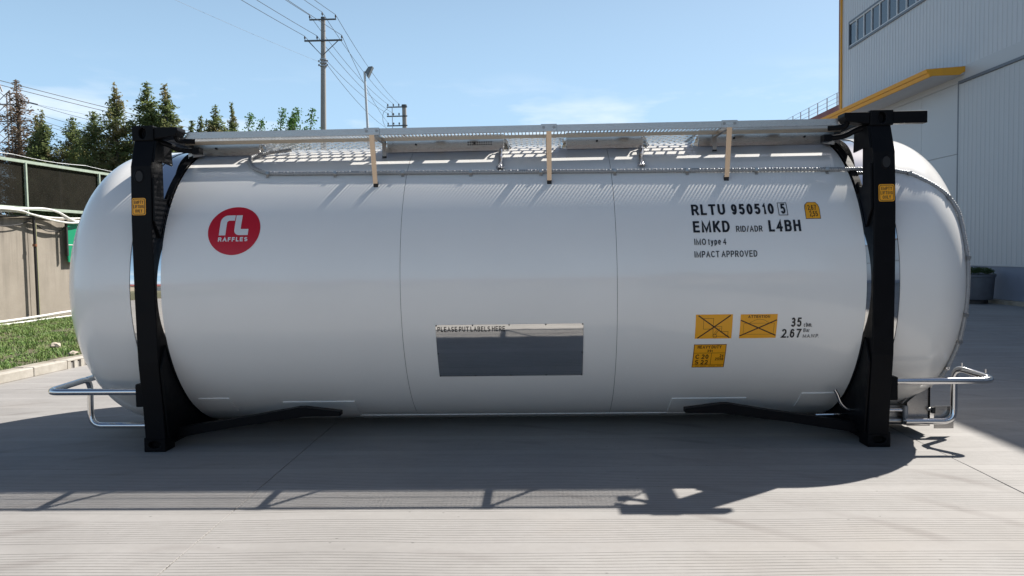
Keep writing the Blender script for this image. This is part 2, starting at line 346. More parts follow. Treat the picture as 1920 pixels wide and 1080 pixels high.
for _ in range(5200):
    y = random.uniform(.2, 13.5); x = random.uniform(-12.7, kx(y)-.26); d = noise.noise((x*.9+4, y*.9, 3.))
    if d < -.05: continue
    z0 = random.uniform(.11, .19)+.05*d; a = random.uniform(0, 6.28); l = random.uniform(.018, .045); e = Vector((math.cos(a), math.sin(a), random.uniform(-.2, .5)))*l; f = Vector((-math.sin(a), math.cos(a), random.uniform(-.3, .3)))*l*.45; c = Vector((x, y, z0))
    gb.quad(c, c+e*.5+f, c+e, c+e*.5-f)
gr = gb.build('grass', 'grass_blade', None, fix=False); tag(gr, 'rough green grass and weeds on the verge below the wall', 'grass', kind='stuff')
def stone(x, y, z, s, label, seed, sy=1.):
    me = bmesh.new(); bmesh.ops.create_icosphere(me, subdivisions=2, radius=s)
    for v in me.verts:
        nn = noise.noise(Vector(v.co)*(1.6/s)+Vector((seed, 0, 0))); v.co *= 1+.45*nn; v.co.z *= .65; v.co.y *= sy
    mm = bpy.data.meshes.new('rubble_stone'); me.to_mesh(mm); me.free(); mm.materials.append(M['rubble']); o = bpy.data.objects.new('rubble_stone', mm); COL.objects.link(o); o.location = (x, y, z); tag(o, label, 'stone')
stone(-7.88, 4.96, .15, .085, 'large tan rubble stone lying in the middle of the grass', 1.3)
stone(-6.99, 4.05, .14, .055, 'small pale stone on the grass edge next to the tank', 5.1, 1.4)
stone(-8.3, 3.6, .12, .07, 'flat grey stone half buried in the grass near the kerb', 8.2, 1.7)

# ------------------------------------------------------------------ boundary wall + net fence
WS = .10
def wx(y): return -12.33 + WS*(y-9.67)
def wpt(y, off, z): return (wx(y)+off, y-off*WS, z)
wall = thing('boundary_wall', 'stained beige concrete boundary wall behind the grass verge', 'wall', wpt(10.7, 0, 0))
y = 10.62-2.62*4; i = 0
while y < 46:
    y1 = y+2.61
    MB().prism([wpt(y, 0, 0), wpt(y1, 0, 0), wpt(y1, -.18, 0), wpt(y, -.18, 0)], (0, 0, 2.60)).build('wall_panel', 'wall_concrete', wall, bevel=.008)
    y += 2.62
MB().prism([wpt(0, .02, 2.605), wpt(46, .02, 2.605), wpt(46, -.2, 2.605), wpt(0, -.2, 2.605)], (0, 0, .05)).build('coping', 'old_concrete', wall)
fence = thing('net_fence', 'pale green framed fence with dark shade net on top of the concrete wall', 'fence', wpt(10.7, -.1, 2.66))
MB().bar(wpt(0, -.06, 4.0), wpt(46, -.06, 4.0), .06, .07).build('top_rail', 'fence_green', fence)
MB().bar(wpt(0, -.06, 2.86), wpt(46, -.06, 2.86), .06, .075).build('bottom_rail', 'fence_green', fence)
y = 10.70-2.62*4
while y < 46:
    MB().bar(wpt(y, -.045, 2.66), wpt(y, -.045, 3.985), .05, .05).build('post', 'fence_green', fence)
    MB().bar(wpt(y+1.31, -.17, 2.66), wpt(y+1.31, -.17, 3.9), .045, .045).build('stay', 'old_concrete', fence)
    MB().quad(wpt(y+.03, -.085, 2.90), wpt(y+2.59, -.085, 2.90), wpt(y+2.59, -.085, 3.955), wpt(y+.03, -.085, 3.955)).build('net_panel', 'shade_net', fence)
    y += 2.62
MB().tube([wpt(y_, -.2, 4.17-.05*math.sin((y_ % 2.6)/2.6*3.14)) for y_ in [i*.5 for i in range(60)]], .008, 5).build('top_wire', 'galv_steel', fence)
def wpole(y, z0, z1, lab, r=.032):
    t = thing('cable_pole', lab, 'pole', wpt(y, .16, 0))
    MB().tube([wpt(y, .16, z0), wpt(y, .16, z1)], r, 10).build('pole', 'pole_dark', t, True)
    MB().bar(wpt(y+.045, .17, z0), wpt(y+.045, .17, z1-.2), .02, .02).build('backing_strip', 'pole_olive', t)
    MB().bar(wpt(y, .16, z1-.1), wpt(y, -.02, z1-.1), .03, .03).build('bracket_arm', 'pole_dark', t)
    MB().lathe([(0, -.03), (.05, -.03), (.05, .03), (0, .03)], 10, wpt(y, .16, min(1.95, z1-.6))).build('clamp', 'brown_trim', t)
    return t
wpole(10.64, .06, 2.70, 'thin dark steel pole standing against the beige wall, nearest the left edge')
sg = thing('hanging_sign', 'green board beside a short dark bar on the wall, half hidden by the tank', 'sign', wpt(11.72, .16, 1.7))
MB().bar(wpt(11.72, .16, 1.68), wpt(11.72, .16, 2.62), .05, .05).build('hanger_bar', 'pole_dark', sg)
MB().prism([wpt(11.79, .13, 1.98), wpt(12.9, .13, 1.98), wpt(12.9, .10, 1.98), wpt(11.79, .10, 1.98)], (0, 0, .55)).build('board', 'sign_green', sg)
MB().prism([wpt(11.79, .132, 1.52), wpt(12.9, .132, 1.52), wpt(12.9, .10, 1.52), wpt(11.79, .10, 1.52)], (0, 0, .44)).build('lower_board', 'sign_green', sg)
for q, (za, zb) in enumerate(((1.97, 1.955), (2.535, 2.55))):
    MB().bar(wpt(11.78, .135, za), wpt(12.92, .135, za), .012, .02).build('trim', 'cable_white', sg)
def cable(pts, r, mat, lab):
    o = MB().tube(smooth_path(pts, 6), r, 8).build('cable', mat, None, True); tag(o, lab, 'cable', 'cables strung along the wall')
cable([wpt(6, .2, 2.80), wpt(8.4, .2, 2.72), wpt(9.67, .2, 2.83), wpt(10.2, .2, 2.82), wpt(10.9, .2, 2.86), wpt(11.4, .2, 2.80), wpt(11.9, .2, 2.62), wpt(12.3, .2, 2.60), wpt(13.3, .2, 2.72), wpt(15.5, .2, 2.76)], .028, 'cable_white', 'thick white cable arching highest over the wall top')
cable([wpt(6, .23, 2.74), wpt(9.67, .23, 2.79), wpt(10.5, .23, 2.70), wpt(11.2, .23, 2.58), wpt(11.9, .23, 2.54), wpt(12.6, .23, 2.66), wpt(13.6, .23, 2.78), wpt(15.5, .23, 2.7)], .026, 'cable_white', 'thick white cable sagging lowest in front of the wall top')
cable([wpt(6, .18, 2.72), wpt(9.67, .18, 2.74), wpt(10.3, .18, 2.73), wpt(11.0, .18, 2.66), wpt(11.8, .18, 2.66), wpt(12.7, .18, 2.69), wpt(15.5, .18, 2.7)], .018, 'cable_white', 'thin white cable running between the two thick ones on the wall top')
cable([wpt(6, .12, 2.60), wpt(9.67, .12, 2.62), wpt(10.4, .12, 2.66), wpt(11.2, .12, 2.60), wpt(12, .12, 2.54), wpt(15, .12, 2.6)], .02, 'cable_black', 'dark cable running under the white cables on the wall top')
cable([wpt(6, .10, 2.42), wpt(9.4, .10, 2.40), wpt(10.2, .10, 2.44), wpt(10.6, .10, 2.52), wpt(11.1, .10, 2.32), wpt(11.6, .10, 2.34), wpt(12.1, .1, 2.5), wpt(15, .1, 2.5)], .012, 'cable_black', 'dark slack cable drooping across the upper wall face')
def pipe(pts, r, lab):
    o = MB().tube(smooth_path(pts, 6), r, 8).build('pipe', 'cable_white', None, True); tag(o, lab, 'pipe', 'white pipes at the foot of the wall')
pipe([wpt(4, .22, .14), wpt(9, .22, .17), wpt(10.6, .22, .20), wpt(11.6, .22, .235), wpt(12.6, .22, .235), wpt(15, .22, .2)], .03, 'upper white pipe along the foot of the beige wall')
pipe([wpt(4, .36, .105), wpt(9, .36, .11), wpt(10.3, .34, .12), wpt(11.4, .34, .13), wpt(13, .36, .13), wpt(15, .36, .12)], .025, 'lower white pipe lying in the grass at the foot of the wall')

# ------------------------------------------------------------------ factory building on the right
BX = 12.9; BH = 12.05; Y0, Y1 = -27.0, 24.0
fb = thing('factory_building', 'large white ribbed metal factory hall with ochre trim on the right', 'building', (BX+10, 0, 0))
def ribbed(y0, y1, z0, z1, x, pitch=.205, d=.013):
    b = MB(); pr = []; yq = y0
    while yq < y1-1e-6:
        for du, dd in ((0, 0), (.62, 0), (.72, d), (.90, d), (1., 0)):
            if yq+du*pitch <= y1+1e-6: pr.append((yq+du*pitch, dd))
        yq += pitch
    if pr[-1][0] < y1-1e-4: pr.append((y1, 0))
    i = 0
    for yv, dd in pr: b.v += [(x-dd, yv, z0), (x-dd, yv, z1)]
    for k in range(len(pr)-1): b.f.append((2*k, 2*k+2, 2*k+3, 2*k+1))
    return b
WB, WT = 9.54, 10.53; WYE = 23.22; NW = 40; WYS = WYE-.65*NW
ribbed(Y0, Y1, 6.86, WB, BX).build('wall_cladding', 'cladding_sheet', fb); ribbed(Y0, Y1, WT, BH-.25, BX).build('wall_cladding', 'cladding_sheet', fb)
ribbed(WYE, Y1, WB, WT, BX).build('wall_cladding', 'cladding_sheet', fb); ribbed(Y0, WYS, WB, WT, BX).build('wall_cladding', 'cladding_sheet', fb)
MB().box(BX+.05, BX+20, Y0, Y1-.02, 0, BH-.1).build('hall_body', 'cladding_sheet', fb)
MB().box(BX-.08, BX+20.05, Y0-.05, Y1+.05, BH-.25, BH).build('roof_edge', 'brown_trim', fb)
MB().box(BX-.05, BX+.3, Y1, Y1+.22, 6.9, BH-.26).build('corner_trim', 'brown_trim', fb)
MB().box(BX-.055, BX+.3, Y1+.004, Y1+.21, 0, 6.895).build('corner_trim', 'ochre_trim', fb)
MB().box(BX-.065, BX-.0, Y1-.03, Y1+.03, 6.9, BH-.26).build('corner_flashing', 'ochre_trim', fb)
for k in range(NW):
    ya = WYE-.65*(k+1); yb = ya+.65
    f = MB(); f.box(BX-.035, BX+.03, ya, ya+.05, WB+.03, WT-.03).box(BX-.03, BX+.03, ya+.05, yb, WB+.03, WB+.075).box(BX-.03, BX+.03, ya+.05, yb, WT-.075, WT-.03)
    fo = f.build('window', 'window_frame', fb)
    MB().box(BX+.005, BX+.02, ya+.05, yb, WB+.075, WT-.075).build('pane', 'window_glass', fo)
MB().box(BX-.05, BX+.04, WYS-.06, WYE+.06, WB-.05, WB+.028).build('window_sill', 'dark_frame', fb)
MB().box(BX-.045, BX+.04, WYS-.06, WYE+.06, WT-.028, WT+.04).build('window_head', 'dark_frame', fb)
MB().box(BX-.045, BX+.04, WYE+.003, WYE+.06, WB+.03, WT-.03).build('window_jamb', 'dark_frame', fb)
MB().box(BX-.06, BX+8, 7.5, Y1+.02, BH+.002, 13.1).build('raised_parapet', 'cladding_sheet', fb)
# band above the door, sliding doors
MB().box(BX-.02, BX+.05, Y0, Y1-.001, 6.42, 6.855).build('fascia_band', 'door_sheet', fb)
MB().box(BX-.10, BX+.0, Y0, 15.42, 6.36, 6.44).build('door_track', 'dark_frame', fb)
dr = ribbed(-2, 15.38, 1.03, 6.355, BX-.05, .205, .010).build('sliding_door', 'door_sheet', fb)
MB().box(BX-.045, BX+.02, 15.38, 15.45, 1.0, 6.36).build('door_stile', 'door_sheet', dr)
MB().box(BX-.03, BX+.05, 15.45, 15.56, 0, 6.415).build('door_post', 'dark_frame', fb)
for ya, yb, za, zb in ((15.56, 17.66, 4.33, 6.415), (15.56, 17.66, 1.01, 4.315), (17.672, 21.2, 1.01, 6.415), (21.212, 23.99, 1.01, 6.415)):
    MB().box(BX+.0, BX+.045, ya, yb, za, zb).build('wall_panel', 'door_sheet', fb)
MB().box(BX-.0, BX+.05, 15.56, Y1, .0, 1.003).build('plinth', 'plinth_blue_shade', fb); MB().box(BX-.06, BX+.05, Y0, 15.449, .0, 1.0).build('plinth', 'plinth_blue_shade', fb)
MB().box(BX-.085, BX-.03, -2, 15.38, 1.002, 1.05).build('door_sill', 'door_sheet', fb)
MB().box(BX-.28, BX-.061, Y0, Y1, -.02, .11).build('apron_step', 'old_concrete', fb)
# canopy
CY0, CY1 = 15.2, 25.2
MB().prism([(12.88, CY0+.02, 6.60), (11.9, CY0+.02, 6.58), (11.9, CY0+.02, 6.62), (12.88, CY0+.02, 6.66)], (0, CY1-CY0-.04, 0)).build('canopy_soffit', 'soffit', fb)
MB().prism([(12.93, CY0, 6.835), (11.75, CY0, 6.765), (11.86, CY0, 6.57), (12.72, CY0, 6.585), (12.93, CY0, 6.72)], (0, .02, 0)).build('canopy_end', 'ochre_trim', fb)
MB().prism([(11.75, CY0+.021, 6.765), (11.80, CY0+.021, 6.665), (11.90, CY0+.021, 6.665), (11.90, CY0+.021, 6.77)], (0, CY1-CY0, 0)).build('canopy_fascia', 'ochre_trim', fb)
MB().prism([(11.83, CY0+.022, 6.655), (11.88, CY0+.022, 6.56), (11.93, CY0+.022, 6.56), (11.93, CY0+.022, 6.655)], (0, CY1-CY0, 0)).build('canopy_fascia', 'ochre_trim', fb)
MB().box(11.84, 11.93, CY0+.022, CY1, 6.652, 6.668).build('fascia_groove', 'brown_trim', fb)
MB().prism([(12.89, CY0+.03, 6.83), (11.78, CY0+.03, 6.768), (11.78, CY0+.03, 6.78), (12.89, CY0+.03, 6.845)], (0, CY1-CY0-.04, 0)).build('canopy_roof', 'soffit', fb)
MB().tube([(12.93, CY0-.02, 6.80), (12.93, CY0-.02, 6.93)], .02, 8).build('canopy_bracket', 'galv_steel', fb)
# red-roofed annex behind
an = thing('annex_shed', 'low red-brown annex with thin rooftop railing behind the factory hall', 'building', (20, 45, 0))
MB().prism([(14.0, 25.6, 0), (14.0, 62, 0), (30, 62, 0), (30, 25.6, 0)], (0, 0, 7.0)).build('wall', 'cladding_sheet', an)
MB().prism([(13.9, 25.5, 7.05), (13.9, 25.5, 7.97), (14.5, 25.5, 7.99), (30, 25.5, 9.2), (30, 25.5, 7.05)], (0, 37, 0)).build('roof', 'red_roof', an)
MB().box(13.7, 13.9, 25.5, 62.5, 7.0, 7.35).build('gutter', 'ochre_trim', an)
ya = 26.0
while ya < 62:
    MB().bar((13.97, ya, 7.97), (13.97, ya, 8.565), .035, .035).build('railing_post', 'rail_galv', an); ya += 1.15
for z in (8.56, 8.36, 8.16): MB().bar((13.97, 25.7, z), (13.97, 62, z), .014, .014).build('railing_bar', 'rail_galv', an)
# planter
pt = thing('planter', 'dark round planter with clipped green shrub beside the factory wall', 'planter', (12.2, 13.3, 0))
MB().lathe([(0, .12), (.36, .12), (.375, .14), (.415, .72), (.44, .73), (.44, .80), (.38, .80), (.36, .74), (0, .74)], 32, (12.2, 13.3, 0)).build('pot', 'planter_clay', pt, True)
MB().lathe([(0, .0), (.26, 0), (.26, .13), (0, .13)], 24, (12.2, 13.3, 0)).build('foot', 'dark_gap', pt)  # dark drum drawn for the shade under the pot
b = MB(); random.seed(5)
for _ in range(1300):
    a = random.uniform(0, 6.28); rr = .40*math.sqrt(random.random()); zt = .78+.19*math.sqrt(max(0, 1-(rr/.44)**2))*random.uniform(.3, 1.12)+.03*noise.noise((rr*math.cos(a)*9, rr*math.sin(a)*9, 0))
    c = Vector((12.2+rr*math.cos(a), 13.3+rr*math.sin(a), zt)); d = Vector((random.gauss(0, 1), random.gauss(0, 1), random.gauss(.6, .6))).normalized(); e = d.orthogonal().normalized()
    b.quad(c-e*.012, c+d*.022-e*.014, c+d*.05, c+d*.022+e*.014)
b.build('shrub', 'shrub_leaf', pt, fix=False)

# ------------------------------------------------------------------ tank container
RT = 1.287; ZC = 1.319; NS = 160
tk = thing('tank_container', 'long white insulated swap-body tank in black end frames on the concrete yard', 'tank container')
def cyl(u, ang, r=RT): a = R_(ang); return (u, -r*math.cos(a), ZC+r*math.sin(a))
def ring_surf(prof, n=NS):
    """prof: list of (x, r), revolved about the tank axis"""
    b = MB()
    for x, r in prof:
        for j in range(n): a = 2*math.pi*j/n; b.v.append((x, -r*math.cos(a), ZC+r*math.sin(a)))
    for k in range(len(prof)-1):
        for j in range(n): p = k*n+j; q = k*n+(j+1) % n; b.f.append((p, p+n, q+n, q))
    return b
ring_surf([(-3.2, RT-.008), (3.2, RT-.008)]).build('inner_shell', 'seam_dark', tk, 'all')
for xa, xb in ((-2.803, -.8650), (-.8615, .8605), (.8640, 2.803)):
    N = 12; pr = [(xa, RT-.007)]+[(xa+(xb-xa)*k/N, RT) for k in range(N+1)]+[(xb, RT-.007)]
    ring_surf(pr).build('cladding_panel', 'white_paint', tk, True)
for s in (-1, 1): ring_surf([(s*2.806, RT-.005), (s*2.93, RT-.0045), (s*3.058, RT-.005)]).build('polished_band', 'mirror_steel', tk, 'all')
RC, RK, XH = 2.6, .4, 3.34
sA = (RT-RK)/(RC-RK); AN = math.asin(sA); CXH = XH-math.cos(AN)*(RC-RK)
def xprof(r):
    if r <= RC*sA: return CXH+math.sqrt(RC*RC-r*r)
    return XH+math.sqrt(max(0, RK*RK-(r-(RT-RK))**2))
for s in (-1, 1):
    pr = [(3.061, RT-.007), (3.061, RT), (3.2, RT)]+[(XH+RK*math.cos(a), RT-RK+RK*math.sin(a)) for a in [math.pi/2-(math.pi/2-AN)*k/14 for k in range(15)]]+[(CXH+RC*math.cos(a), max(.002, RC*math.sin(a))) for a in [AN*(1-k/16) for k in range(1, 17)]]
    ring_surf([(s*x, r) for x, r in pr]).build('end_cap', 'white_paint', tk, True)
# strips, pads and rivets low on the barrel
def patch(xa, xb, a0, a1, dr, nx=2, na=10, th=None):
    b = MB(); rows = [(a0+(a1-a0)*k/na) for k in range(na+1)]
    for k in range(nx+1):
        for a in rows: b.v.append(cyl(xa+(xb-xa)*k/nx, a, RT+dr))
    for k in range(nx):
        for j in range(na): p = k*(na+1)+j; b.f.append((p, p+1, p+na+2, p+na+1))
    if th:   # rim down to the shell
        per = [(k*(na+1)) for k in range(nx+1)]+[nx*(na+1)+j for j in range(1, na+1)]+[k*(na+1)+na for k in range(nx-1, -1, -1)]+[j for j in range(na-1, 0, -1)]
        i0 = len(b.v)
        for p in per: v = Vector(b.v[p]); c = Vector((v.x, 0, ZC)); b.v.append(tuple(c+(v-c).normalized()*(RT-.002)))
        for q in range(len(per)): r = (q+1) % len(per); b.f.append((per[q], per[r], i0+r, i0+q))
    return b
for s in (-1, 1):
    patch(s*2.0, s*1.37, -50.1, -65, .007, 2, 8, 1).build('reinforcing_pad', 'white_paint', tk)
    patch(s*2.72, s*2.45, -47, -58, .008, 2, 8, 1).build('reinforcing_pad', 'white_paint', tk)
patch(-1.40, 1.57, -66.5, -85, .005, 2, 10, 1).build('belly_sheet', 'white_paint', tk)
for nm, a0 in (('rivet_row', -65.3), ('rivet_row', -70.5)):
    b = MB()
    for k in range(34):
        x = -1.36+k*.087+(.043 if a0 < -68 else 0); c = Vector(cyl(x, a0, RT+.004)); nn = Vector((0, c.y, c.z-ZC)).normalized(); e = Vector((1, 0, 0)); f = nn.cross(e)
        b.poly([c+nn*.004+(e*math.cos(q)+f*math.sin(q))*.006 for q in [i*1.0472 for i in range(6)]])
    b.build(nm, 'brushed_steel', tk, fix=False)
# decals -----------------------------------------------------------
DEG = RT*math.pi/180
def EA(cx, cy, rx, ry, a0, a1, n=8): return [(cx+rx*math.cos(R_(a0+(a1-a0)*k/n)), cy+ry*math.sin(R_(a0+(a1-a0)*k/n))) for k in range(n+1)]
XH_ = .74
GL = {  # width in cap heights, centre-line strokes in a unit box
'A': (.74, [[(0, 0), (.5, 1), (1, 0)], [(.19, .34), (.81, .34)]]), 'B': (.64, [[(0, 0), (0, 1)], [(0, 1)]+EA(.62, .765, .33, .235, 90, -90)+[(0, .53)], [(.6, .53)]+EA(.66, .265, .34, .265, 90, -90)+[(0, 0)]]),
'C': (.72, [EA(.53, .5, .53, .5, 38, 322, 18)]), 'D': (.68, [[(0, 0), (0, 1), (.4, 1)]+EA(.45, .5, .55, .5, 90, -90, 12)+[(0, 0)]]), 'E': (.60, [[(1, 0), (0, 0), (0, 1), (.96, 1)], [(0, .53), (.9, .53)]]),
'F': (.56, [[(0, 0), (0, 1), (1, 1)], [(0, .5), (.85, .5)]]), 'G': (.74, [EA(.52, .5, .52, .5, 38, 300, 16)+[(1, .2), (1, .46), (.55, .46)]]), 'H': (.66, [[(0, 0), (0, 1)], [(1, 0), (1, 1)], [(0, .53), (1, .53)]]), 'I': (0, [[(.5, 0), (.5, 1)]]),
'K': (.66, [[(0, 0), (0, 1)], [(0, .33), (.95, 1)], [(.33, .56), (1, 0)]]), 'L': (.54, [[(0, 1), (0, 0), (1, 0)]]), 'M': (.86, [[(0, 0), (0, 1), (.5, .05), (1, 1), (1, 0)]]), 'N': (.66, [[(0, 0), (0, 1), (1, 0), (1, 1)]]),
'O': (.76, [EA(.5, .5, .5, .5, 90, 450, 24)]), 'P': (.62, [[(0, 0), (0, 1), (.55, 1)]+EA(.66, .72, .34, .28, 90, -90, 9)+[(0, .44)]]), 'R': (.66, [[(0, 0), (0, 1), (.55, 1)]+EA(.62, .735, .34, .265, 90, -90, 9)+[(0, .47)], [(.55, .47), (1, 0)]]),
'S': (.64, [EA(.5, .745, .46, .255, 28, 250, 10)+[(.5, .5), (.7, .45)]+EA(.5, .255, .5, .255, 60, -155, 10)]), 'T': (.66, [[(0, 1), (1, 1)], [(.5, 1), (.5, 0)]]), 'U': (.66, [[(0, 1), (0, .38)]+EA(.5, .36, .5, .36, 180, 360, 12)+[(1, .38), (1, 1)]]),
'V': (.72, [[(0, 1), (.5, 0), (1, 1)]]), 'W': (1.0, [[(0, 1), (.25, 0), (.5, .97), (.75, 0), (1, 1)]]), 'X': (.7, [[(0, 0), (1, 1)], [(0, 1), (1, 0)]]), 'Y': (.70, [[(0, 1), (.5, .45), (1, 1)], [(.5, .45), (.5, 0)]]),
'0': (.55, [EA(.5, .5, .5, .5, 90, 450, 22)]), '1': (.34, [[(0, .72), (.45, .82), (.95, 1), (.95, 0)]]), '2': (.56, [EA(.5, .70, .48, .30, 165, -30, 10)+[(.02, 0), (1, 0)]]), '3': (.55, [EA(.48, .745, .42, .255, 155, -80, 9)+[(.38, .52)], [(.4, .52)]+EA(.48, .27, .5, .27, 85, -160, 10)]),
'4': (.58, [[(.76, 0), (.76, 1), (0, .30), (1, .30)]]), '5': (.55, [[(.92, 1), (.22, 1), (.06, .5)]+EA(.48, .325, .5, .325, 140, -160, 13)]), '6': (.55, [EA(.52, .5, .46, .5, 40, 180, 9)+EA(.5, .32, .46, .32, 180, 540, 16)]), '7': (.54, [[(0, 1), (1, 1), (.55, .5), (.32, 0)]]), '9': (.55, [EA(.48, .5, .46, .5, 220, 360, 9)+EA(.5, .68, .46, .32, 0, 360, 16)]),
'/': (.40, [[(0, 0), (1, 1)]]), '.': (0, [[(.5, 0), (.5, .02)]]), ',': (0, [[(.5, .02), (.5, -.02), (.2, -.16)]]),
't': (.26, [[(.5, .96), (.5, .12), (.7, 0), (1, 0)], [(0, XH_), (1, XH_)]]), 'y': (.50, [[(0, XH_), (.5, .04)], [(1, XH_), (.45, -.16), (.25, -.27), (0, -.26)]]), 'p': (.50, [[(0, -.27), (0, XH_)], EA(.5, XH_/2, .5, XH_/2, 180, 540, 16)]),
'e': (.52, [[(.02, XH_*.52), (.98, XH_*.52)]+EA(.5, XH_/2, .5, XH_/2, 5, 320, 16)]), 'c': (.48, [EA(.5, XH_/2, .5, XH_/2, 45, 315, 14)]), 'b': (.50, [[(0, 0), (0, 1)], EA(.5, XH_/2, .5, XH_/2, 180, 540, 16)]), 'm': (.78, [[(0, 0), (0, XH_)], EA(.25, XH_*.66, .25, XH_*.34, 180, 0, 7)+[(.5, 0)], EA(.75, XH_*.66, .25, XH_*.34, 180, 0, 7)+[(1, 0)]]),
'a': (.48, [EA(.5, XH_*.66, .46, XH_*.34, 150, 0, 8)+[(.96, 0)], EA(.48, XH_*.28, .46, XH_*.28, 60, 330, 12)]), 'r': (.28, [[(0, 0), (0, XH_)], EA(.8, XH_*.5, .8, XH_*.5, 180, 80, 6)]),
}
def ribbon(P, t):
    """mitred flat ribbon of width t along 2d points"""
    n = len(P); closed = (Vector(P[0])-Vector(P[-1])).length < 1e-6; Lf = []; Rg = []
    for i in range(n):
        p = Vector(P[i]); a = Vector(P[i-1]) if i > 0 else (Vector(P[-2]) if closed else None); c = Vector(P[i+1]) if i < n-1 else (Vector(P[1]) if closed else None)
        d1 = (p-a).normalized() if a is not None else None; d2 = (c-p).normalized() if c is not None else None
        if d1 is None: d1 = d2
        if d2 is None: d2 = d1
        n1 = Vector((-d1.y, d1.x)); n2 = Vector((-d2.y, d2.x)); mv = n1+n2
        if mv.length < .3: mv = n1
        mv.normalize(); k = min(1/max(.35, mv.dot(n1)), 2.2); Lf.append(p+mv*t/2*k); Rg.append(p-mv*t/2*k)
    return Lf, Rg
def lettering(s, x0, x1, a0, a1, mat, parent, bold=.13, dr=.0035, mapf=None, aspect=None):
    """text from x0..x1, baseline at a0, capitals reach a1 (degrees round the barrel unless mapf is given)"""
    k = DEG if mapf is None else 1.; H = (a1-a0)*k; t = bold; gap, word = .18, .40; nat = 0; mf = mapf or (lambda x, a, d=0: cyl(x, a, RT+dr+d)); fix_ = 0
    items = []
    for i, ch in enumerate(s):
        if ch == ' ': nat += word; continue
        w_ = GL[ch][0]; g = 0 if i == 0 or s[i-1] == ' ' else gap
        if g and (ch in '.,' or s[i-1] in '.,'): g = .10
        nat += g; items.append((ch, nat, w_, fix_)); nat += max(w_-t, 0); fix_ += 1
    # positions scale by q, strokes keep their width
    q = ((x1-x0)/H - fix_*t)/max(nat, 1e-6); b = MB(); lay = 0
    for ch, px_, w_, i in items:
        X_ = px_*q + i*t; cw = max(w_-t, 0)*q
        for st_ in GL[ch][1]:
            P = [(X_+t/2+x*cw if w_ > 0 else X_+t*x, t/2+y*(1-t)) for x, y in st_]
            if len(P) == 2 and P[0] == P[1]: continue
            if ch == '.': P = [(X_+t/2, 0), (X_+t/2, t*1.05)]
            elif ch == ',': P = [(X_+t/2, t*1.05), (X_+t/2, 0), (X_+t*.1, -.16)]
            else: # square ends reach the box
                P = [Vector(p) for p in P]
                for e_, f_ in ((0, 1), (-1, -2)):
                    d = (P[e_]-P[f_]).normalized(); yy_ = P[e_].y
                    if abs(d.y) > .8 and (abs(yy_-t/2) < 1e-4 or abs(yy_-(1-t/2)) < 1e-4): P[e_] = P[e_]+d*t/2
                    elif abs(d.x) > .8 and ch not in 'aecS': P[e_] = P[e_]+d*t*.45
            Lf, Rg = ribbon(P, t); i0 = len(b.v); off = (lay % 4)*.00012; lay += 1
            for v in Lf+Rg:
                c_ = mf(x0+v[0]*H, a0+v[1]*H/k); c_ = Vector(c_)
                b.v.append(tuple(c_+Vector((0, -off, 0))))
            n = len(Lf)
            for j in range(n-1): b.f.append((i0+j, i0+j+1, i0+n+j+1, i0+n+j))
    return b.build('lettering', mat, parent, fix=False)
def stroke(pts, wd, mat, parent, name='mark', dr=.0033, mapf=None, close=False, da=None):
    """poly-line drawn on the barrel; pts in (x, angle); wd in metres"""
    b = MB(); mf = mapf or (lambda x, a: cyl(x, a, RT+dr)); k = DEG if mapf is None else 1.
    if close: pts = list(pts)+[pts[0]]
    for (xa, aa), (xb, ab) in zip(pts[:-1], pts[1:]):
        d = Vector((xb-xa, (ab-aa)*k)); L = d.length; d.normalize(); nrm = Vector((-d.y, d.x))*wd/2; n = max(1, int(L/.05)); ex = d*wd*.4
        for q in range(n):
            def P(tt, s): 
                e = -ex if tt == 0 else (ex if tt == 1 else ex*0); return mf(xa+(xb-xa)*tt+nrm.x*s+e.x, aa+(ab-aa)*tt+(nrm.y*s+e.y)/k)
            b.quad(P(q/n, -1), P((q+1)/n, -1), P((q+1)/n, 1), P(q/n, 1))
    return b.build(name, mat, parent, fix=False)
# logo disc
lc = (-2.229, 22.75); LR = .2145
def lg(u, v, dr=.004): return cyl(lc[0]+u*LR, lc[1]+v*LR/DEG, RT+dr)
def disc(r, dr, name, mat, parent):
    b = MB(); n = 64; nr = 6; b.v.append(lg(0, 0, dr))
    for k in range(1, nr+1):
        for j in range(n): a = 2*math.pi*j/n; b.v.append(lg(r*k/nr*math.cos(a), r*k/nr*math.sin(a), dr))
    for j in range(n): b.f.append((0, 1+j, 1+(j+1) % n))
    for k in range(nr-1):
        for j in range(n): p = 1+k*n+j; q = 1+k*n+(j+1) % n; b.f.append((p, p+n, q+n, q))
    return b.build(name, mat, parent, fix=False)
logo = disc(1.0, .002, 'logo_disc', 'decal_red', tk); logo['label'] = 'round red logo sticker with white letters'
def strip_poly(left, right, mat):
    b = MB()
    for p in left: b.v.append(lg(*p))
    for p in right: b.v.append(lg(*p))
    n = len(left)
    for k in range(n-1): b.f.append((k, k+1, n+k+1, n+k))
    return b.build('emblem', mat, logo, fix=False)
def arc(cx, cy, r, a0, a1, n=7): return [(cx+r*math.cos(R_(a0+(a1-a0)*k/n)), cy+r*math.sin(R_(a0+(a1-a0)*k/n))) for k in range(n+1)]
outer = [(-.56, -.22), (-.56, .1)]+arc(-.28, .34, .28, 180, 90)+[(-.02, .62)]
inner = [(-.31, -.22), (-.31, .1)]+[(-.31+.06*k/7, .32+.07*k/7) if 0 < k < 7 else ((-.31, .32) if k == 0 else (-.25, .39)) for k in range(8)]+[(-.02, .39)]
strip_poly(outer, inner, 'decal_white')
outer = [(.01, .62), (.01, .2)]+arc(.22, -.01, .21, 180, 270)+[(.55, -.22)]
inner = [(.25, .62), (.25, .3)]+[(.25, .1+(.03-.1)*k/7) if k < 7 else (.26, .03) for k in range(8)]+[(.55, .03)]
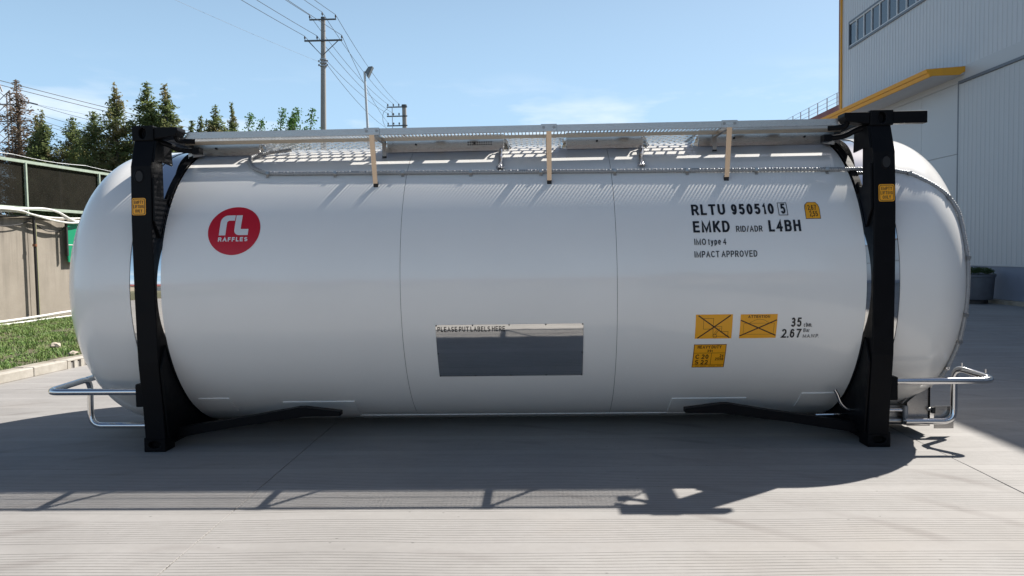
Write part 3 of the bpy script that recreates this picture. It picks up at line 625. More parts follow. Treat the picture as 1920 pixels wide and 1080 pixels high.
strip_poly(outer, inner, 'decal_white')
lettering('RAFFLES', -.57, .56, -.47, -.30, 'decal_white', logo, .24, mapf=lambda u, v: lg(u, v))
# registration lettering
B = 'decal_black'
lettering('RLTU', 1.474, 1.742, 25.45, 29.85, B, tk, .185); lettering('950510', 1.789, 2.128, 25.4, 29.75, B, tk, .185); lettering('5', 2.181, 2.219, 25.45, 29.6, B, tk, .16)
stroke([(2.163, 24.95), (2.232, 24.95), (2.232, 29.95), (2.163, 29.95)], .005, B, tk, 'check_digit_frame', close=True)
lettering('EMKD', 1.474, 1.763, 18.75, 23.1, B, tk, .185); lettering('RID/ADR', 1.811, 2.018, 18.75, 21.0, B, tk, .145); lettering('L4BH', 2.068, 2.320, 18.65, 23.0, B, tk, .185)
lettering('IMO type 4', 1.476, 1.726, 14.15, 16.45, B, tk, .145); lettering('IMPACT APPROVED', 1.472, 1.962, 9.68, 11.95, B, tk, .145)
lettering('35', 2.231, 2.313, -15.4, -12.0, B, tk, .16); lettering('2.67', 2.164, 2.318, -19.58, -16.2, B, tk, .16)
lettering('cbm.', 2.333, 2.397, -15.45, -13.9, B, tk, .13); lettering('Bar', 2.334, 2.381, -17.43, -16.05, B, tk, .13); lettering('M.A.W.P.', 2.335, 2.460, -19.62, -18.3, B, tk, .13)
def sheet(pts, mat, parent, name, dr=.002):
    """flat sticker polygon in (x, angle), fanned and cut in rows so that it follows the barrel"""
    a0 = min(p[1] for p in pts); a1 = max(p[1] for p in pts); n = max(2, int((a1-a0)/1.0)); b = MB()
    def span(a):
        xs = []
        for (xa, aa), (xb, ab) in zip(pts, pts[1:]+pts[:1]):
            if (aa-a)*(ab-a) <= 0 and abs(aa-ab) > 1e-9: xs.append(xa+(xb-xa)*(a-aa)/(ab-aa))
        return min(xs), max(xs)
    for k in range(n+1):
        a = a0+(a1-a0)*min(max(k/n, 1e-4), 1-1e-4); l, r = span(a); b.v += [cyl(l, a, RT+dr), cyl(r, a, RT+dr)]
    for k in range(n): b.f.append((2*k, 2*k+1, 2*k+3, 2*k+2))
    return b.build(name, mat, parent, fix=False)
Bn = 'decal_brown'
s1 = sheet([(1.482, -19.6), (1.772, -19.6), (1.772, -10.5), (1.482, -10.5)], 'decal_yellow', tk, 'warning_sticker'); s1['label'] = 'yellow sticker with crossed-out truck drawing'
stroke([(1.505, -10.95), (1.753, -19.2)], .009, Bn, s1); stroke([(1.752, -10.95), (1.505, -19.3)], .009, Bn, s1, dr=.0036)
stroke([(1.545, -11.9), (1.622, -11.9), (1.622, -15.9), (1.545, -15.9)], .0025, Bn, s1, dr=.003, close=True)
stroke([(1.622, -15.0), (1.69, -15.0), (1.69, -16.9), (1.742, -16.9), (1.742, -18.7), (1.625, -18.7), (1.622, -15.9)], .0025, Bn, s1, dr=.003)
stroke([(1.640+.016*math.cos(q*.628), -18.6+.016/DEG*math.sin(q*.628)) for q in range(10)], .0025, Bn, s1, dr=.003, close=True)
stroke([(1.640, -18.2), (1.678, -15.6)], .003, Bn, s1, dr=.0031); stroke([(1.628, -18.0), (1.662, -15.7)], .002, Bn, s1, dr=.0031)
s2 = sheet([(1.833, -19.6), (2.122, -19.6), (2.122, -10.6), (1.833, -10.6)], 'decal_yellow', tk, 'warning_sticker'); s2['label'] = 'yellow ATTENTION sticker with crossed-out box drawing'
lettering('ATTENTION', 1.893, 2.063, -11.95, -10.95, Bn, s2, .19)
stroke([(1.840, -12.8), (2.115, -18.5)], .009, Bn, s2); stroke([(2.115, -12.8), (1.838, -18.6)], .009, Bn, s2, dr=.0036)
stroke([(1.862, -13.9), (2.10, -13.9), (2.10, -18.1), (1.862, -18.1)], .0018, Bn, s2, dr=.003, close=True)
stroke([(1.905, -13.8), (1.95, -12.7), (1.985, -12.4), (2.02, -12.7), (2.06, -13.8)], .0018, Bn, s2, dr=.003)
s3 = sheet([(1.481, -31.95), (1.741, -31.95), (1.741, -21.9), (1.481, -21.9)], 'decal_yellow', tk, 'rating_sticker'); s3['label'] = 'yellow HEAVY DUTY rating sticker'
stroke([(1.484, -31.85), (1.738, -31.85), (1.738, -22.0), (1.484, -22.0)], .004, Bn, s3, close=True); stroke([(1.484, -25.5), (1.739, -25.5)], .003, Bn, s3); stroke([(1.628, -25.5), (1.628, -30.73)], .003, Bn, s3, dr=.0036); stroke([(1.484, -30.73), (1.739, -30.73)], .003, Bn, s3)
lettering('HEAVY DUTY', 1.512, 1.702, -23.6, -22.35, Bn, s3, .17); lettering('39t', 1.59, 1.634, -25.12, -24.05, Bn, s3, .16)
lettering('C 20', 1.502, 1.606, -28.0, -26.1, Bn, s3, .17); lettering('S 22', 1.502, 1.606, -30.5, -28.55, Bn, s3, .17); lettering('24', 1.695, 1.726, -27.3, -26.05, Bn, s3, .16); lettering('2550', 1.661, 1.726, -28.7, -27.5, Bn, s3, .16)
for xa, xb in ((1.51, 1.535), (1.55, 1.595), (1.615, 1.668), (1.685, 1.72)): stroke([(xa, -31.3), (xb, -31.3)], .0035, Bn, s3, 'small_print')
tg_o = [(2.368, 23.3), (2.487, 23.3), (2.489, 28.5), (2.466, 30.1), (2.399, 30.1), (2.372, 28.8)]
cxm, cam_ = 2.43, 26.7
s4 = sheet(tg_o, 'decal_black', tk, 'height_sticker', .0018); s4['label'] = 'small yellow clipped-corner height sticker'
sheet([(cxm+(x-cxm)*.93, cam_+(a-cam_)*.945) for x, a in tg_o], 'decal_yellow', s4, 'sticker_face', .0026)
lettering('2,67', 2.395, 2.463, 26.75, 28.8, Bn, s4, .11, .0038); lettering('2,55', 2.402, 2.466, 24.2, 26.3, Bn, s4, .11, .0038); stroke([(2.384, 28.7), (2.384, 27.0)], .002, Bn, s4, dr=.0037)
# stainless label plate
lp = patch(-.592, .593, -13.1, -35.15, .004, 4, 24, 1).build('label_plate', 'mirror_steel', tk, True); lp['label'] = 'mirror-polished steel plate for hazard labels'
lettering('PLEASE PUT LABELS HERE', -.577, -.033, -15.7, -13.85, B, lp, .14, .0065)
b = MB()
for x, a in [(-.586+.2931*k, -13.35) for k in range(5)]+[(-.586, -24.5), (.587, -24.5)]+[(-.586+.2931*k, -34.85) for k in range(5)]:
    c = Vector(cyl(x, a, RT+.0065)); nn = Vector((0, c.y, c.z-ZC)).normalized(); e = Vector((1, 0, 0)); f = nn.cross(e); b.poly([c+(e*math.cos(q)+f*math.sin(q))*.006 for q in [i*.785 for i in range(8)]])
b.build('rivet', 'dark_gap', lp, fix=False)

# end frames -------------------------------------------------------
PF = [(.10, -1.225), (.35, -1.245), (.75, -1.292), (1.32, -1.306), (1.90, -1.304), (2.335, -1.284), (2.555, -1.205)]
def pfy(z):
    for (za, ya), (zb, yb) in zip(PF[:-1], PF[1:]):
        if za <= z <= zb: return ya+(yb-ya)*(z-za)/(zb-za)
    return PF[-1][1]
def oval_box(x0, x1, y0, y1, z0, z1, rx, rz, front):
    """box whose front face (y0 side if front<0) carries an oval recess"""
    b = MB(); cx, cz = (x0+x1)/2, (z0+z1)/2; yf = y0 if front < 0 else y1; yb = y1 if front < 0 else y0; n = 24; hw, hh = (x1-x0)/2, (z1-z0)/2; cr_ = .018
    def outp(a):
        c, s_ = math.cos(a), math.sin(a); k = min(hw/abs(c) if abs(c) > 1e-6 else 9, hh/abs(s_) if abs(s_) > 1e-6 else 9); return (cx+c*k, cz+s_*k)
    angs = sorted([2*math.pi*j/n for j in range(n)]+[math.atan2(hh, hw), math.pi-math.atan2(hh, hw), math.pi+math.atan2(hh, hw), 2*math.pi-math.atan2(hh, hw)])
    n = len(angs); O = [outp(a) for a in angs]; I = [(cx+rx*math.cos(a), cz+rz*math.sin(a)) for a in angs]; dp = .05*(1 if front < 0 else -1)
    for x, z in O: b.v.append((x, yf, z))
    for x, z in I: b.v.append((x, yf, z))
    for x, z in I: b.v.append((x, yf+dp, z))
    for x, z in O: b.v.append((x, yb, z))
    for j in range(n): k = (j+1) % n; b.f += [(j, k, n+k, n+j), (n+j, n+k, 2*n+k, 2*n+j), (k, j, 3*n+j, 3*n+k)]
    b.f += [tuple(range(2*n, 3*n)), tuple(range(4*n-1, 3*n-1, -1))]
    return b
for sx in (-1, 1):
    for sy in (-1, 1):
        xa, xb = sorted((sx*2.846, sx*3.014)); front = sy
        pts = [(xa, sy*-yv, z) for z, yv in PF]+[(xa, sy*1.09, 2.555), (xa, sy*1.09, .10)]
        MB().prism(pts, (xb-xa, 0, 0)).build('corner_post', 'black_paint', tk, bevel=.008)
        ca, cb = sorted((sx*2.851, sx*3.031))
        y0, y1 = sorted((sy*1.219, sy*1.055))
        oval_box(ca, cb, y0, y1, 0.0, .118, .052, .030, sy).build('corner_casting', 'black_paint', tk, bevel=.006)
        oval_box(ca, cb, y0-.0, y1, 2.548, 2.668, .030, .042, sy).build('corner_casting', 'black_paint', tk, bevel=.012)
        # oval lifting hole in the post face
        b = MB(); zc_ = 2.255; xc = sx*2.945; n = 20
        P = lambda r1, r2, a, dy: (xc+r1*math.cos(a), sy*(-pfy(zc_+r2*math.sin(a))+dy), zc_+r2*math.sin(a))
        for j in range(n): a = 2*math.pi*j/n; b.v += [P(.044, .058, a, .001), P(.036, .05, a, .005), P(.030, .044, a, .0015)]
        for j in range(n): k = (j+1) % n; b.f += [(3*j, 3*k, 3*k+1, 3*j+1), (3*j+1, 3*k+1, 3*k+2, 3*j+2)]
        b.build('hole_rim', 'black_paint', tk, True); b = MB().poly([P(.031, .045, 2*math.pi*j/n, .0012) for j in range(n)]); b.build('lifting_hole', 'black_rubber', tk, fix=False)
        # saddle gussets hugging the barrel
        X = sx*2.84; th = -sx*.014
        A = [(X, sy*(RT+.002)*math.cos(R_(a)), ZC+(RT+.002)*math.sin(R_(a))) for a in range(-20, -75, -3)]
        low = A+[(X, sy*.34, .075), (X, sy*1.0, .11), (X, sy*1.20, .12), (X, sy*1.28, .70)]
        MB().prism(low, (th, 0, 0)).build('saddle_gusset', 'black_paint', tk)
        A = [(X, sy*(RT+.002)*math.cos(R_(a)), ZC+(RT+.002)*math.sin(R_(a))) for a in range(20, 41, 3)]
        upg = A+[(X, sy*1.06, 2.125), (X, sy*1.085, 2.085), (X, sy*1.125, 2.075), (X, sy*1.17, 2.12), (X, sy*1.195, 2.22), (X, sy*1.28, 2.25), (X, sy*1.295, 1.90)]
        MB().prism(upg, (th, 0, 0)).build('saddle_gusset', 'black_paint', tk)
        MB().prism([(sx*2.845, sy*1.21, 2.545), (sx*2.845, sy*.97, 2.53), (sx*2.845, sy*.955, 2.37), (sx*2.845, sy*1.15, 2.385), (sx*2.845, sy*1.26, 2.37)], (th, 0, 0)).build('head_gusset', 'black_paint', tk)
        # strap along the barrel
        b = MB(); aa = [34+(67-34)*k/12 for k in range(13)]
        for a in aa:
            for xx, rr in ((2.868, RT+.001), (2.868, RT+.016), (2.815, RT+.016), (2.815, RT+.001)): b.v.append((sx*xx, sy*rr*math.cos(R_(a)), ZC+rr*math.sin(R_(a))))
        for k in range(12):
            for j in range(4): b.f.append((4*k+j, 4*k+(j+1) % 4, 4*k+4+(j+1) % 4, 4*k+4+j))
        b.f += [(3, 2, 1, 0), (48, 49, 50, 51)]; b.build('saddle_strap', 'black_paint', tk)
        MB().bar((sx*2.83, sy*(RT+.03)*math.cos(R_(64)), ZC+(RT+.03)*math.sin(R_(64))), (sx*2.75, sy*(RT+.03)*math.cos(R_(66)), ZC+(RT+.03)*math.sin(R_(66))), .05, .03).build('strap_bolt', 'galv_steel', tk)
        # stub beam pointing inwards
        MB().prism([(sx*2.851, sy*1.21, 2.655), (sx*2.66, sy*1.21, 2.655), (sx*2.655, sy*1.21, 2.625), (sx*2.68, sy*1.21, 2.585), (sx*2.851, sy*1.21, 2.562)], (0, -sy*.145, 0)).build('stub_beam', 'black_paint', tk, bevel=.006)
        if sx > 0: MB().box(3.032, 3.295, min(sy*1.212, sy*1.145), max(sy*1.212, sy*1.145), 2.562, 2.656).build('stub_beam', 'black_paint', tk, bevel=.006)
        # dark bent arms tying the casting to the walkway
        MB().tube(fillet([(sx*2.70, sy*1.16, 2.60), (sx*2.70, sy*1.13, 2.555), (sx*2.58, sy*1.07, 2.555)], .03), .021, 8).build('tie_arm', 'black_paint', tk, True)
        MB().tube(fillet([(sx*2.86, sy*1.14, 2.55), (sx*2.80, sy*1.10, 2.535), (sx*2.72, sy*1.05, 2.49), (sx*2.62, sy*1.02, 2.485)], .04), .022, 8).build('tie_arm', 'black_paint', tk, True)
        MB().box(*sorted((sx*2.62, sx*2.56)), *sorted((sy*1.05, sy*.97)), 2.455, 2.51).build('tie_block', 'black_paint', tk)
        # bottom diagonal arm
        yy0, yy1 = sorted((sy*1.045, sy*.955))
        MB().prism([(sx*2.87, yy0, .07), (sx*2.87, yy0, .155), (sx*2.17, yy0, .258), (sx*1.80, yy0, .322), (sx*1.74, yy0, .322), (sx*1.44, yy0, .285), (sx*1.44, yy0, .248), (sx*1.75, yy0, .245), (sx*2.3, yy0, .165)], (0, yy1-yy0, 0)).build('bottom_arm', 'black_paint', tk, bevel=.005)
        # bracket for the guard rail
        MB().box(*sorted((sx*3.019, sx*3.078)), *sorted((sy*1.235, sy*1.15)), .378, .567).build('rail_bracket', 'black_paint', tk, bevel=.008)
    MB().box(*sorted((sx*2.87, sx*3.0)), -1.05, 1.05, .03, .14).build('bottom_beam', 'black_paint', tk)
    MB().box(*sorted((sx*2.862, sx*3.022)), -1.052, 1.052, 2.585, 2.65).build('top_beam', 'black_paint', tk)
# lifting notes on the posts
for sx, xa, xb, za, zb in ((-1, -3.005, -2.893, 1.944, 2.081), (1, 2.882, 3.003, 1.949, 2.082)):
    def mfl(x, z, d=.002): return (x, pfy(z)-d, z)
    def rr_poly(i, d, r=.015):
        pts = []
        for cx, cz, a0 in ((xb-i-r, zb-i-r, 0), (xa+i+r, zb-i-r, 90), (xa+i+r, za+i+r, 180), (xb-i-r, za+i+r, 270)):
            for k in range(5): a = R_(a0+22.5*k); pts.append(mfl(cx+r*math.cos(a), cz+r*math.sin(a), d))
        return pts
    st = MB().poly(rr_poly(0, .0015)).build('lifting_sticker', 'decal_yellow', tk, fix=False)
    MB().poly(rr_poly(.006, .0022, .012)).build('border', 'decal_black', st, fix=False); MB().poly(rr_poly(.0105, .003, .01)).build('sticker_face', 'decal_yellow', st, fix=False)
    W_ = xb-xa; H_ = zb-za
    for s_, fa, fb_, f0 in (('EMPTY', .16, .84, .66), ('LIFTING', .12, .88, .405), ('ONLY', .24, .76, .15)):
        lettering(s_, xa+W_*fa, xa+W_*fb_, za+H_*f0, za+H_*(f0+.19), 'decal_black', st, .15, mapf=lambda x, z: mfl(x, z, .0042))

# walkway ----------------------------------------------------------
ZR = 2.573
for sy in (-1, 1):
    y_ = lambda v: sy*v
    MB().box(-2.625, 2.645, *sorted((y_(1.107), y_(1.113))), 2.572, 2.624).build('edge_rail', 'dull_steel' if sy > 0 else 'brushed_steel', tk)
    b = MB(); x = -2.58
    x = -2.82
    while x < 2.83:
        yf = 1.106-max(0, abs(x)-2.60)*1.25; b.box(x-.0036, x+.0036, *sorted((y_(yf), y_(.688))), 2.601, 2.613); x += .030
    for s_ in (-1, 1): b.bar((s_*2.605, y_(1.10), 2.607), (s_*2.835, y_(.81), 2.607), .012, .011)
    for yv, d in ((1.09, .008), (.90, .006)): b.box(-2.60 if yv > 1 else -2.76, 2.62 if yv > 1 else 2.76, *sorted((y_(yv), y_(yv-d))), 2.6025, 2.6115)
    b.build('walkway_grating', 'galv_steel', tk)
    MB().box(-2.80, 2.80, *sorted((y_(.786), y_(.780))), 2.569, 2.600).build('stringer', 'ground_tint_steel', tk)
    MB().box(-2.83, 2.83, *sorted((y_(.687), y_(.600))), 2.604, 2.614).build('inner_plank', 'brushed_steel', tk)
    for xc, xf in ((-1.10, -1.106), (.341, .342), (1.786, 1.797)):
        br = MB().box(xc-.064, xc+.064, *sorted((y_(1.1135), y_(1.1185))), 2.570, 2.630).build('clamp_plate', 'brushed_steel', tk, bevel=.004)
        for dx in (-.042, .042):
            n = 10; MB().poly([(xc+dx+.012*math.cos(q*.628), y_(1.122), 2.604+.012*math.sin(q*.628)) for q in range(10)]).build('bolt', 'dull_steel', br, fix=False)
        MB().prism([(xc-.021, y_(1.112), 2.572), (xc+.021, y_(1.112), 2.572), (xf+.019, y_(.982), 2.19), (xf-.019, y_(.982), 2.19)], (0, y_(.007), 0)).build('support_leg', 'ground_tint_steel', tk)
        ft = MB().prism([(xf-.019, y_(.985), 2.196), (xf+.019, y_(.985), 2.196), (xf+.019, y_(.972), 2.155), (xf-.019, y_(.972), 2.155)], (0, -y_(.02), .012)).build('rubber_foot', 'black_rubber', tk)
        MB().box(xc-.014, xc+.014, *sorted((y_(1.105), y_(.61))), 2.568, 2.6005).build('cross_bar', 'brushed_steel', tk)
        MB().prism([(xc-.018, y_(.61), 2.60), (xc+.018, y_(.61), 2.60), (xc+.018, y_(.618), 2.462), (xc-.018, y_(.618), 2.462)], (0, y_(.006), 0)).build('inner_leg', 'dull_steel', tk)
        MB().box(xc-.018, xc+.018, *sorted((y_(.628), y_(.608))), 2.448, 2.462).build('rubber_foot', 'black_rubber', tk)
for xa, xb in ((-2.2, -1.21), (-1.066, -1.056), (-.672, -.582), (-.36, -.29), (.025, .448), (.98, 1.076), (1.226, 1.605), (1.81, 1.828), (2.014, 2.101), (2.309, 2.404)):
    MB().box(xa, xb, -.612, -.546, 2.6145, 2.6175).build('light_blocker', 'brushed_steel', tk)  # unseen plates added to break up the light strip on the barrel
# spill boxes and perforated centre deck
for xa, xb in ((-2.60, -2.262), (-1.10, -.052), (.508, 1.186), (1.68, 2.60)):
    full = (-2.915 if xa < -2.5 else xa, 2.91 if xb > 2.5 else xb)
    bx = MB(); bx.box(*full, -.487, -.481, 2.496, 2.640).box(*full, .481, .487, 2.496, 2.640).box(full[0], full[0]+.006, -.481, .481, 2.5, 2.640).box(full[1]-.006, full[1], -.481, .481, 2.5, 2.640)
    po_ = bx.build('spill_box', 'brushed_steel', tk)
    MB().box(full[0]-.004, full[1]+.004, -.548, .49, 2.641, 2.647).build('box_lid', 'brushed_steel', po_)
    MB().prism([(full[0]+.01, -.489, 2.508), (full[1]-.01, -.489, 2.508), (full[1]-.01, -.515, 2.4935), (full[0]+.01, -.515, 2.4935)], (0, 0, .004)).build('box_flange', 'brushed_steel', po_)
    for fx in (.25, .75) if full[1]-full[0] > 1 else (.4,):
        xq = full[0]+(full[1]-full[0])*fx; MB().tube([(xq, -.487, 2.578), (xq, -.505, 2.578)], .009, 8).build('bolt', 'black_rubber', po_)
    if abs(xa+1.10) < .01:
        for r_ in range(2):
            for c_ in range(11): MB().box(-.375+c_*.0205, -.363+c_*.0205, -.4885, -.4872, 2.562+r_*.021, 2.574+r_*.021).build('vent_hole', 'dark_gap', po_)
    # polished flared corner guard
for xq, d in ((-.052, 1), (.508, -1), (1.186, 1), (1.68, -1), (-2.262, 1), (-1.10, -1)):
    MB().prism([(xq+d*.004, -.47, 2.50), (xq+d*.05, -.44, 2.505), (xq+d*.035, -.44, 2.60), (xq+d*.004, -.47, 2.63)], (d*.004, .008, 0)).build('corner_guard', 'mirror_steel', tk)
    MB().tube([(xq+d*.03, -.42, 2.56), (xq+d*.06, -.40, 2.53)], .018, 8).build('drain_spout', 'chrome_tube', tk, True)
for xa, xb in ((-2.25, -1.11), (-.045, .50), (1.19, 1.675)):
    b = MB(); rows = 9; ya0, ya1 = -.56, -.02; pit = (ya1-ya0)/rows
    for r_ in range(rows+1): yv = ya0+pit*r_; b.box(xa, xb, yv-.009, yv+.009, 2.612, 2.616)
    for r_ in range(rows):
        x = xa+(.05 if r_ % 2 else 0.)
        while x < xb: b.box(x-.010, x+.010, ya0+pit*r_+.009, ya0+pit*(r_+1)-.009, 2.6125, 2.6155); x += .1
    b.build('perforated_deck', 'galv_steel', tk)
# corrugated drain hose with clips
def on_head(y, z, d): r = math.hypot(y, z-ZC); return (xprof(min(r, RT))+d*.75, y*(1+d*.5), ZC+(z-ZC)*(1+d*.5))
hp = [cyl(-1.98, 70, RT+.03), cyl(-2.12, 68.5, RT+.025), cyl(-2.22, 66, RT+.02), cyl(-2.292, 62.5, RT+.019), cyl(-2.27, 57.5, RT+.019), cyl(-2.19, 52.5, RT+.019), cyl(-2.06, 49.4, RT+.019)]
hp += [cyl(x, 48.9-(x+2.0)*.82, RT+.019) for x in (-1.9, -1.5, -1, -.5, 0, .5, 1, 1.5, 2, 2.5, 2.9, 3.1)]
hp += [Vector(q)+Vector((dx-.018, dy, 0)) for q, dx, dy in (((3.235, -.926, 2.212), .0, -.014), ((3.297, -.94, 2.196), .006, -.014), ((3.394, -.985, 2.135), .008, -.012), ((3.489, -1.012, 2.066), .012, -.01), ((3.567, -1.023, 1.990), .014, -.01), ((3.635, -1.042, 1.866), .016, -.008), ((3.652, -1.09, 1.684), .016, -.008), ((3.665, -1.12, 1.501), .016, -.008), ((3.664, -1.133, 1.302), .016, -.008), ((3.662, -1.104, 1.043), .016, -.008), ((3.646, -1.054, .821), .016, -.008), ((3.607, -.953, .587), .016, -.006), ((3.575, -.895, .49), .014, -.004))]
sp_ = smooth_path(hp, 24); L_ = 0; fine_p = [sp_[0]]
for p, q in zip(sp_[:-1], sp_[1:]):
    d = (q-p).length; n = max(1, int(d/.005))
    for k in range(1, n+1): fine_p.append(p.lerp(q, k/n))
acc = 0; rad = [.0175]
for p, q in zip(fine_p[:-1], fine_p[1:]): acc += (q-p).length; rad.append(.0160+.0016*(1 if (acc/.019) % 1 < .55 else -1))
MB().tube(fine_p, rad, 10).build('drain_hose', 'hose_plastic', tk, True)
for x in (-2.056, -1.473, -.894, -.317, .273, .89, 1.487, 2.056, 2.63):
    a = 48.9-(x+2.0)*.82; c = cyl(x, a, RT)
    b = MB(); pth = [cyl(x, a-1.75, RT+.003), cyl(x, a-.95, RT+.004), cyl(x, a-.9, RT+.026), cyl(x, a, RT+.041), cyl(x, a+.9, RT+.026), cyl(x, a+.95, RT+.004)]
    for (p, q) in zip(pth[:-1], pth[1:]): b.prism([Vector(p)-Vector((.012, 0, 0)), Vector(p)+Vector((.012, 0, 0)), Vector(q)+Vector((.012, 0, 0)), Vector(q)-Vector((.012, 0, 0))], (0, -.002, .002))
    b.build('hose_clip', 'brushed_steel', tk)
for q in ((3.30, -.955, 2.196), (3.575, -1.034, 1.985), (3.682, -1.128, 1.50), (3.680, -1.112, 1.04), (3.665, -1.06, .82), (3.62, -.96, .587)):
    MB().box(q[0]-.034, q[0]-.002, q[1]-.022, q[1]+.02, q[2]-.014, q[2]+.014).build('hose_clip', 'brushed_steel', tk)
for xt, xb2 in ((-.075, -.070), (1.163, 1.125)):
    MB().tube([cyl(xt, 66, RT+.02), cyl(xt, 62, RT+.022), cyl(xb2, 55, RT+.022), cyl(xb2, 49, RT+.022)], .017, 10).build('drop_pipe', 'chrome_tube', tk, True)
    MB().tube([cyl(xb2-.035, 50.2, RT+.022), cyl(xb2+.035, 50.2, RT+.022)], .011, 8).build('hose_clamp', 'chrome_tube', tk, True)
    MB().tube([cyl(xb2, 50.5, RT+.022), cyl(xb2, 48.6, RT+.022)], .023, 10).build('hose_tee', 'chrome_tube', tk, True)
# guard rails at both ends
RG = .027
MB().tube(fillet([(-3.05, -1.2, .50), (-3.845, -1.2, .503), (-3.845, -.60, .515), (-3.83, -.64, .09), (-3.03, -.64, .085)], .11, 8), RG, 14).build('guard_rail', 'chrome_tube', tk, True)
MB().tube([(-3.845, -.66, .512), (-3.845, .9, .515)], RG, 14).build('guard_rail', 'chrome_tube', tk, True)
MB().tube(fillet([(3.05, -1.2, .525), (3.86, -1.2, .527), (3.715, -.87, .585), (3.70, -.90, .13), (3.30, -.90, .13)], .10, 8), RG, 14).build('guard_rail', 'chrome_tube', tk, True)
for q in ((3.745, -.93, .585), (3.83, -1.11, .56)): MB().tube([q, (q[0], q[1], q[2]+.04)], .009, 8).build('rail_stud', 'chrome_tube', tk, True)
# discharge cabinet under the right end
MB().prism([(3.35, -.83, .275), (3.53, -.83, .435), (3.53, -.83, .075), (3.35, -.83, .075)], (0, .006, 0)).build('cabinet_plate', 'brushed_steel', tk)
MB().prism([(3.315, -.80, .255), (3.35, -.80, .28), (3.50, -.80, .415), (3.53, -.80, .44), (3.50, -.80, .46), (3.46, -.80, .44)], (0, .25, 0)).build('cabinet_lid', 'dull_steel', tk)
MB().box(3.525, 3.536, -.84, -.4, .08, .43).build('cabinet_edge', 'black_paint', tk)
MB().box(3.56, 3.72, -.862, -.856, .06, .25).build('cabinet_plate', 'brushed_steel', tk)
MB().box(3.538, 3.565, -.87, -.84, .19, .24).build('latch', 'black_rubber', tk); MB().tube([(3.51, -.845, .22), (3.545, -.845, .225)], .014, 8).build('latch_pin', 'dull_steel', tk, True)
MB().tube([(3.02, -.82, .21), (3.33, -.82, .21)], .02, 10).build('outlet_pipe', 'chrome_tube', tk, True); MB().tube([(3.02, -.80, .115), (3.33, -.80, .115)], .03, 10).build('outlet_pipe', 'brushed_steel', tk, True)
MB().box(3.02, 3.34, -.78, -.76, .13, .24).build('cabinet_back', 'brushed_steel', tk); MB().box(3.02, 3.56, -.79, -.5, .078, .088).build('cabinet_floor', 'dull_steel', tk)
MB().tube([(3.155, -.845, .10), (3.155, -.845, .22)], .012, 8).build('valve_lever', 'dull_steel', tk, True); MB().box(3.11, 3.18, -.86, -.83, .155, .18).build('valve_body', 'dull_steel', tk)
MB().tube([(3.33, -.84, .09), (3.33, -.84, .25)], .022, 10).build('flexible_sleeve', 'hose_plastic', tk, True)
MB().tube(smooth_path([(2.665, -1.02, .43), (2.688, -1.02, .392), (2.719, -1.02, .316), (2.784, -1.02, .266), (2.90, -1.02, .258)], 5), .014, 10).build('vent_tube', 'chrome_tube', tk, True)
MB().tube([(2.545, -.93, .20), (2.885, -.93, .205)], .009, 8).build('ground_rod', 'chrome_tube', tk, True)

# ------------------------------------------------------------------ vegetation
def conifer_mesh(h, wd, seed, dens=1., name='conifer', power=.85, gap=.25):
    rd = random.Random(seed); tb = MB(); lean = rd.uniform(-.015, .015)*h
    path = [(lean*(k/8)**2+rd.uniform(-.02, .02)*k/8, rd.uniform(-.02, .02)*k/8, h*k/8*.985) for k in range(9)]
    tb.tube(path, [.17*(1-k/8)**.8*h/10+.012 for k in range(9)], 7)
    lf = MB(); z = .08*h
    while z < h*.995:
        u = z/h; Lm = wd*max(.03, (1-u)**power)*(1.0 if u > .16 else .8)
        nb = rd.randint(4, 6) if u < .9 else 3
        for _ in range(nb):
            if rd.random() < gap*.45: continue
            a = rd.uniform(0, 6.283); L = Lm*rd.uniform(.55, 1.15); upk = rd.uniform(.05, .45)+.5*u
            d = Vector((math.cos(a), math.sin(a), upk)).normalized(); base = Vector((lean*u*u, 0, z))
            tip = base+d*L; tb.tube([base, base+d*L*.6-Vector((0, 0, .02*L)), tip-Vector((0, 0, .07*L))], [.022*h/10, .013*h/10, .004], 3, False)
            n = max(4, int(L*27*dens))
            for k in range(n):
                s = rd.uniform(.12, 1.03)**.8; c = base+d*L*s-Vector((0, 0, .07*L*s*s))
                c += Vector((rd.gauss(0, .10), rd.gauss(0, .10), rd.gauss(-.03, .09)))*(.5+.6*L)
                e = (d*rd.uniform(.2, 1)+Vector((rd.gauss(0, .7), rd.gauss(0, .7), rd.gauss(-.15, .45)))).normalized(); f = e.cross(Vector((rd.gauss(0, 1), rd.gauss(0, 1), rd.gauss(0, 1)))).normalized()
                l = rd.uniform(.09, .20); wv = rd.uniform(.022, .048)
                lf.quad(c-e*l*.5, c+f*wv, c+e*l*.5, c-f*wv)
        z += h*.011*rd.uniform(.7, 1.35)
    return tb, lf
TREES = {}
def tree_proto(key, mat, **kw):
    tb, lf = conifer_mesh(**kw); out = []
    for nm, bb, mt in (('trunk', tb, 'bark'), ('crown', lf, mat)):
        me = bpy.data.meshes.new(nm); me.from_pydata(bb.v, [], bb.f); me.materials.append(M[mt]); out.append((nm, me))
    TREES[key] = (out, kw['h'])
tree_proto('full', 'conifer_leaf', h=10, wd=3.6, seed=1, dens=2.0, gap=.03, power=.82)
tree_proto('slim', 'conifer_leaf', h=10, wd=2.6, seed=2, dens=2.4, gap=.1, power=.85)
tree_proto('open', 'conifer_leaf', h=10, wd=2.6, seed=3, dens=2.0, gap=.25, power=.85)
tree_proto('rust', 'conifer_rust', h=10, wd=2.0, seed=4, dens=.8, gap=.5, power=.7)
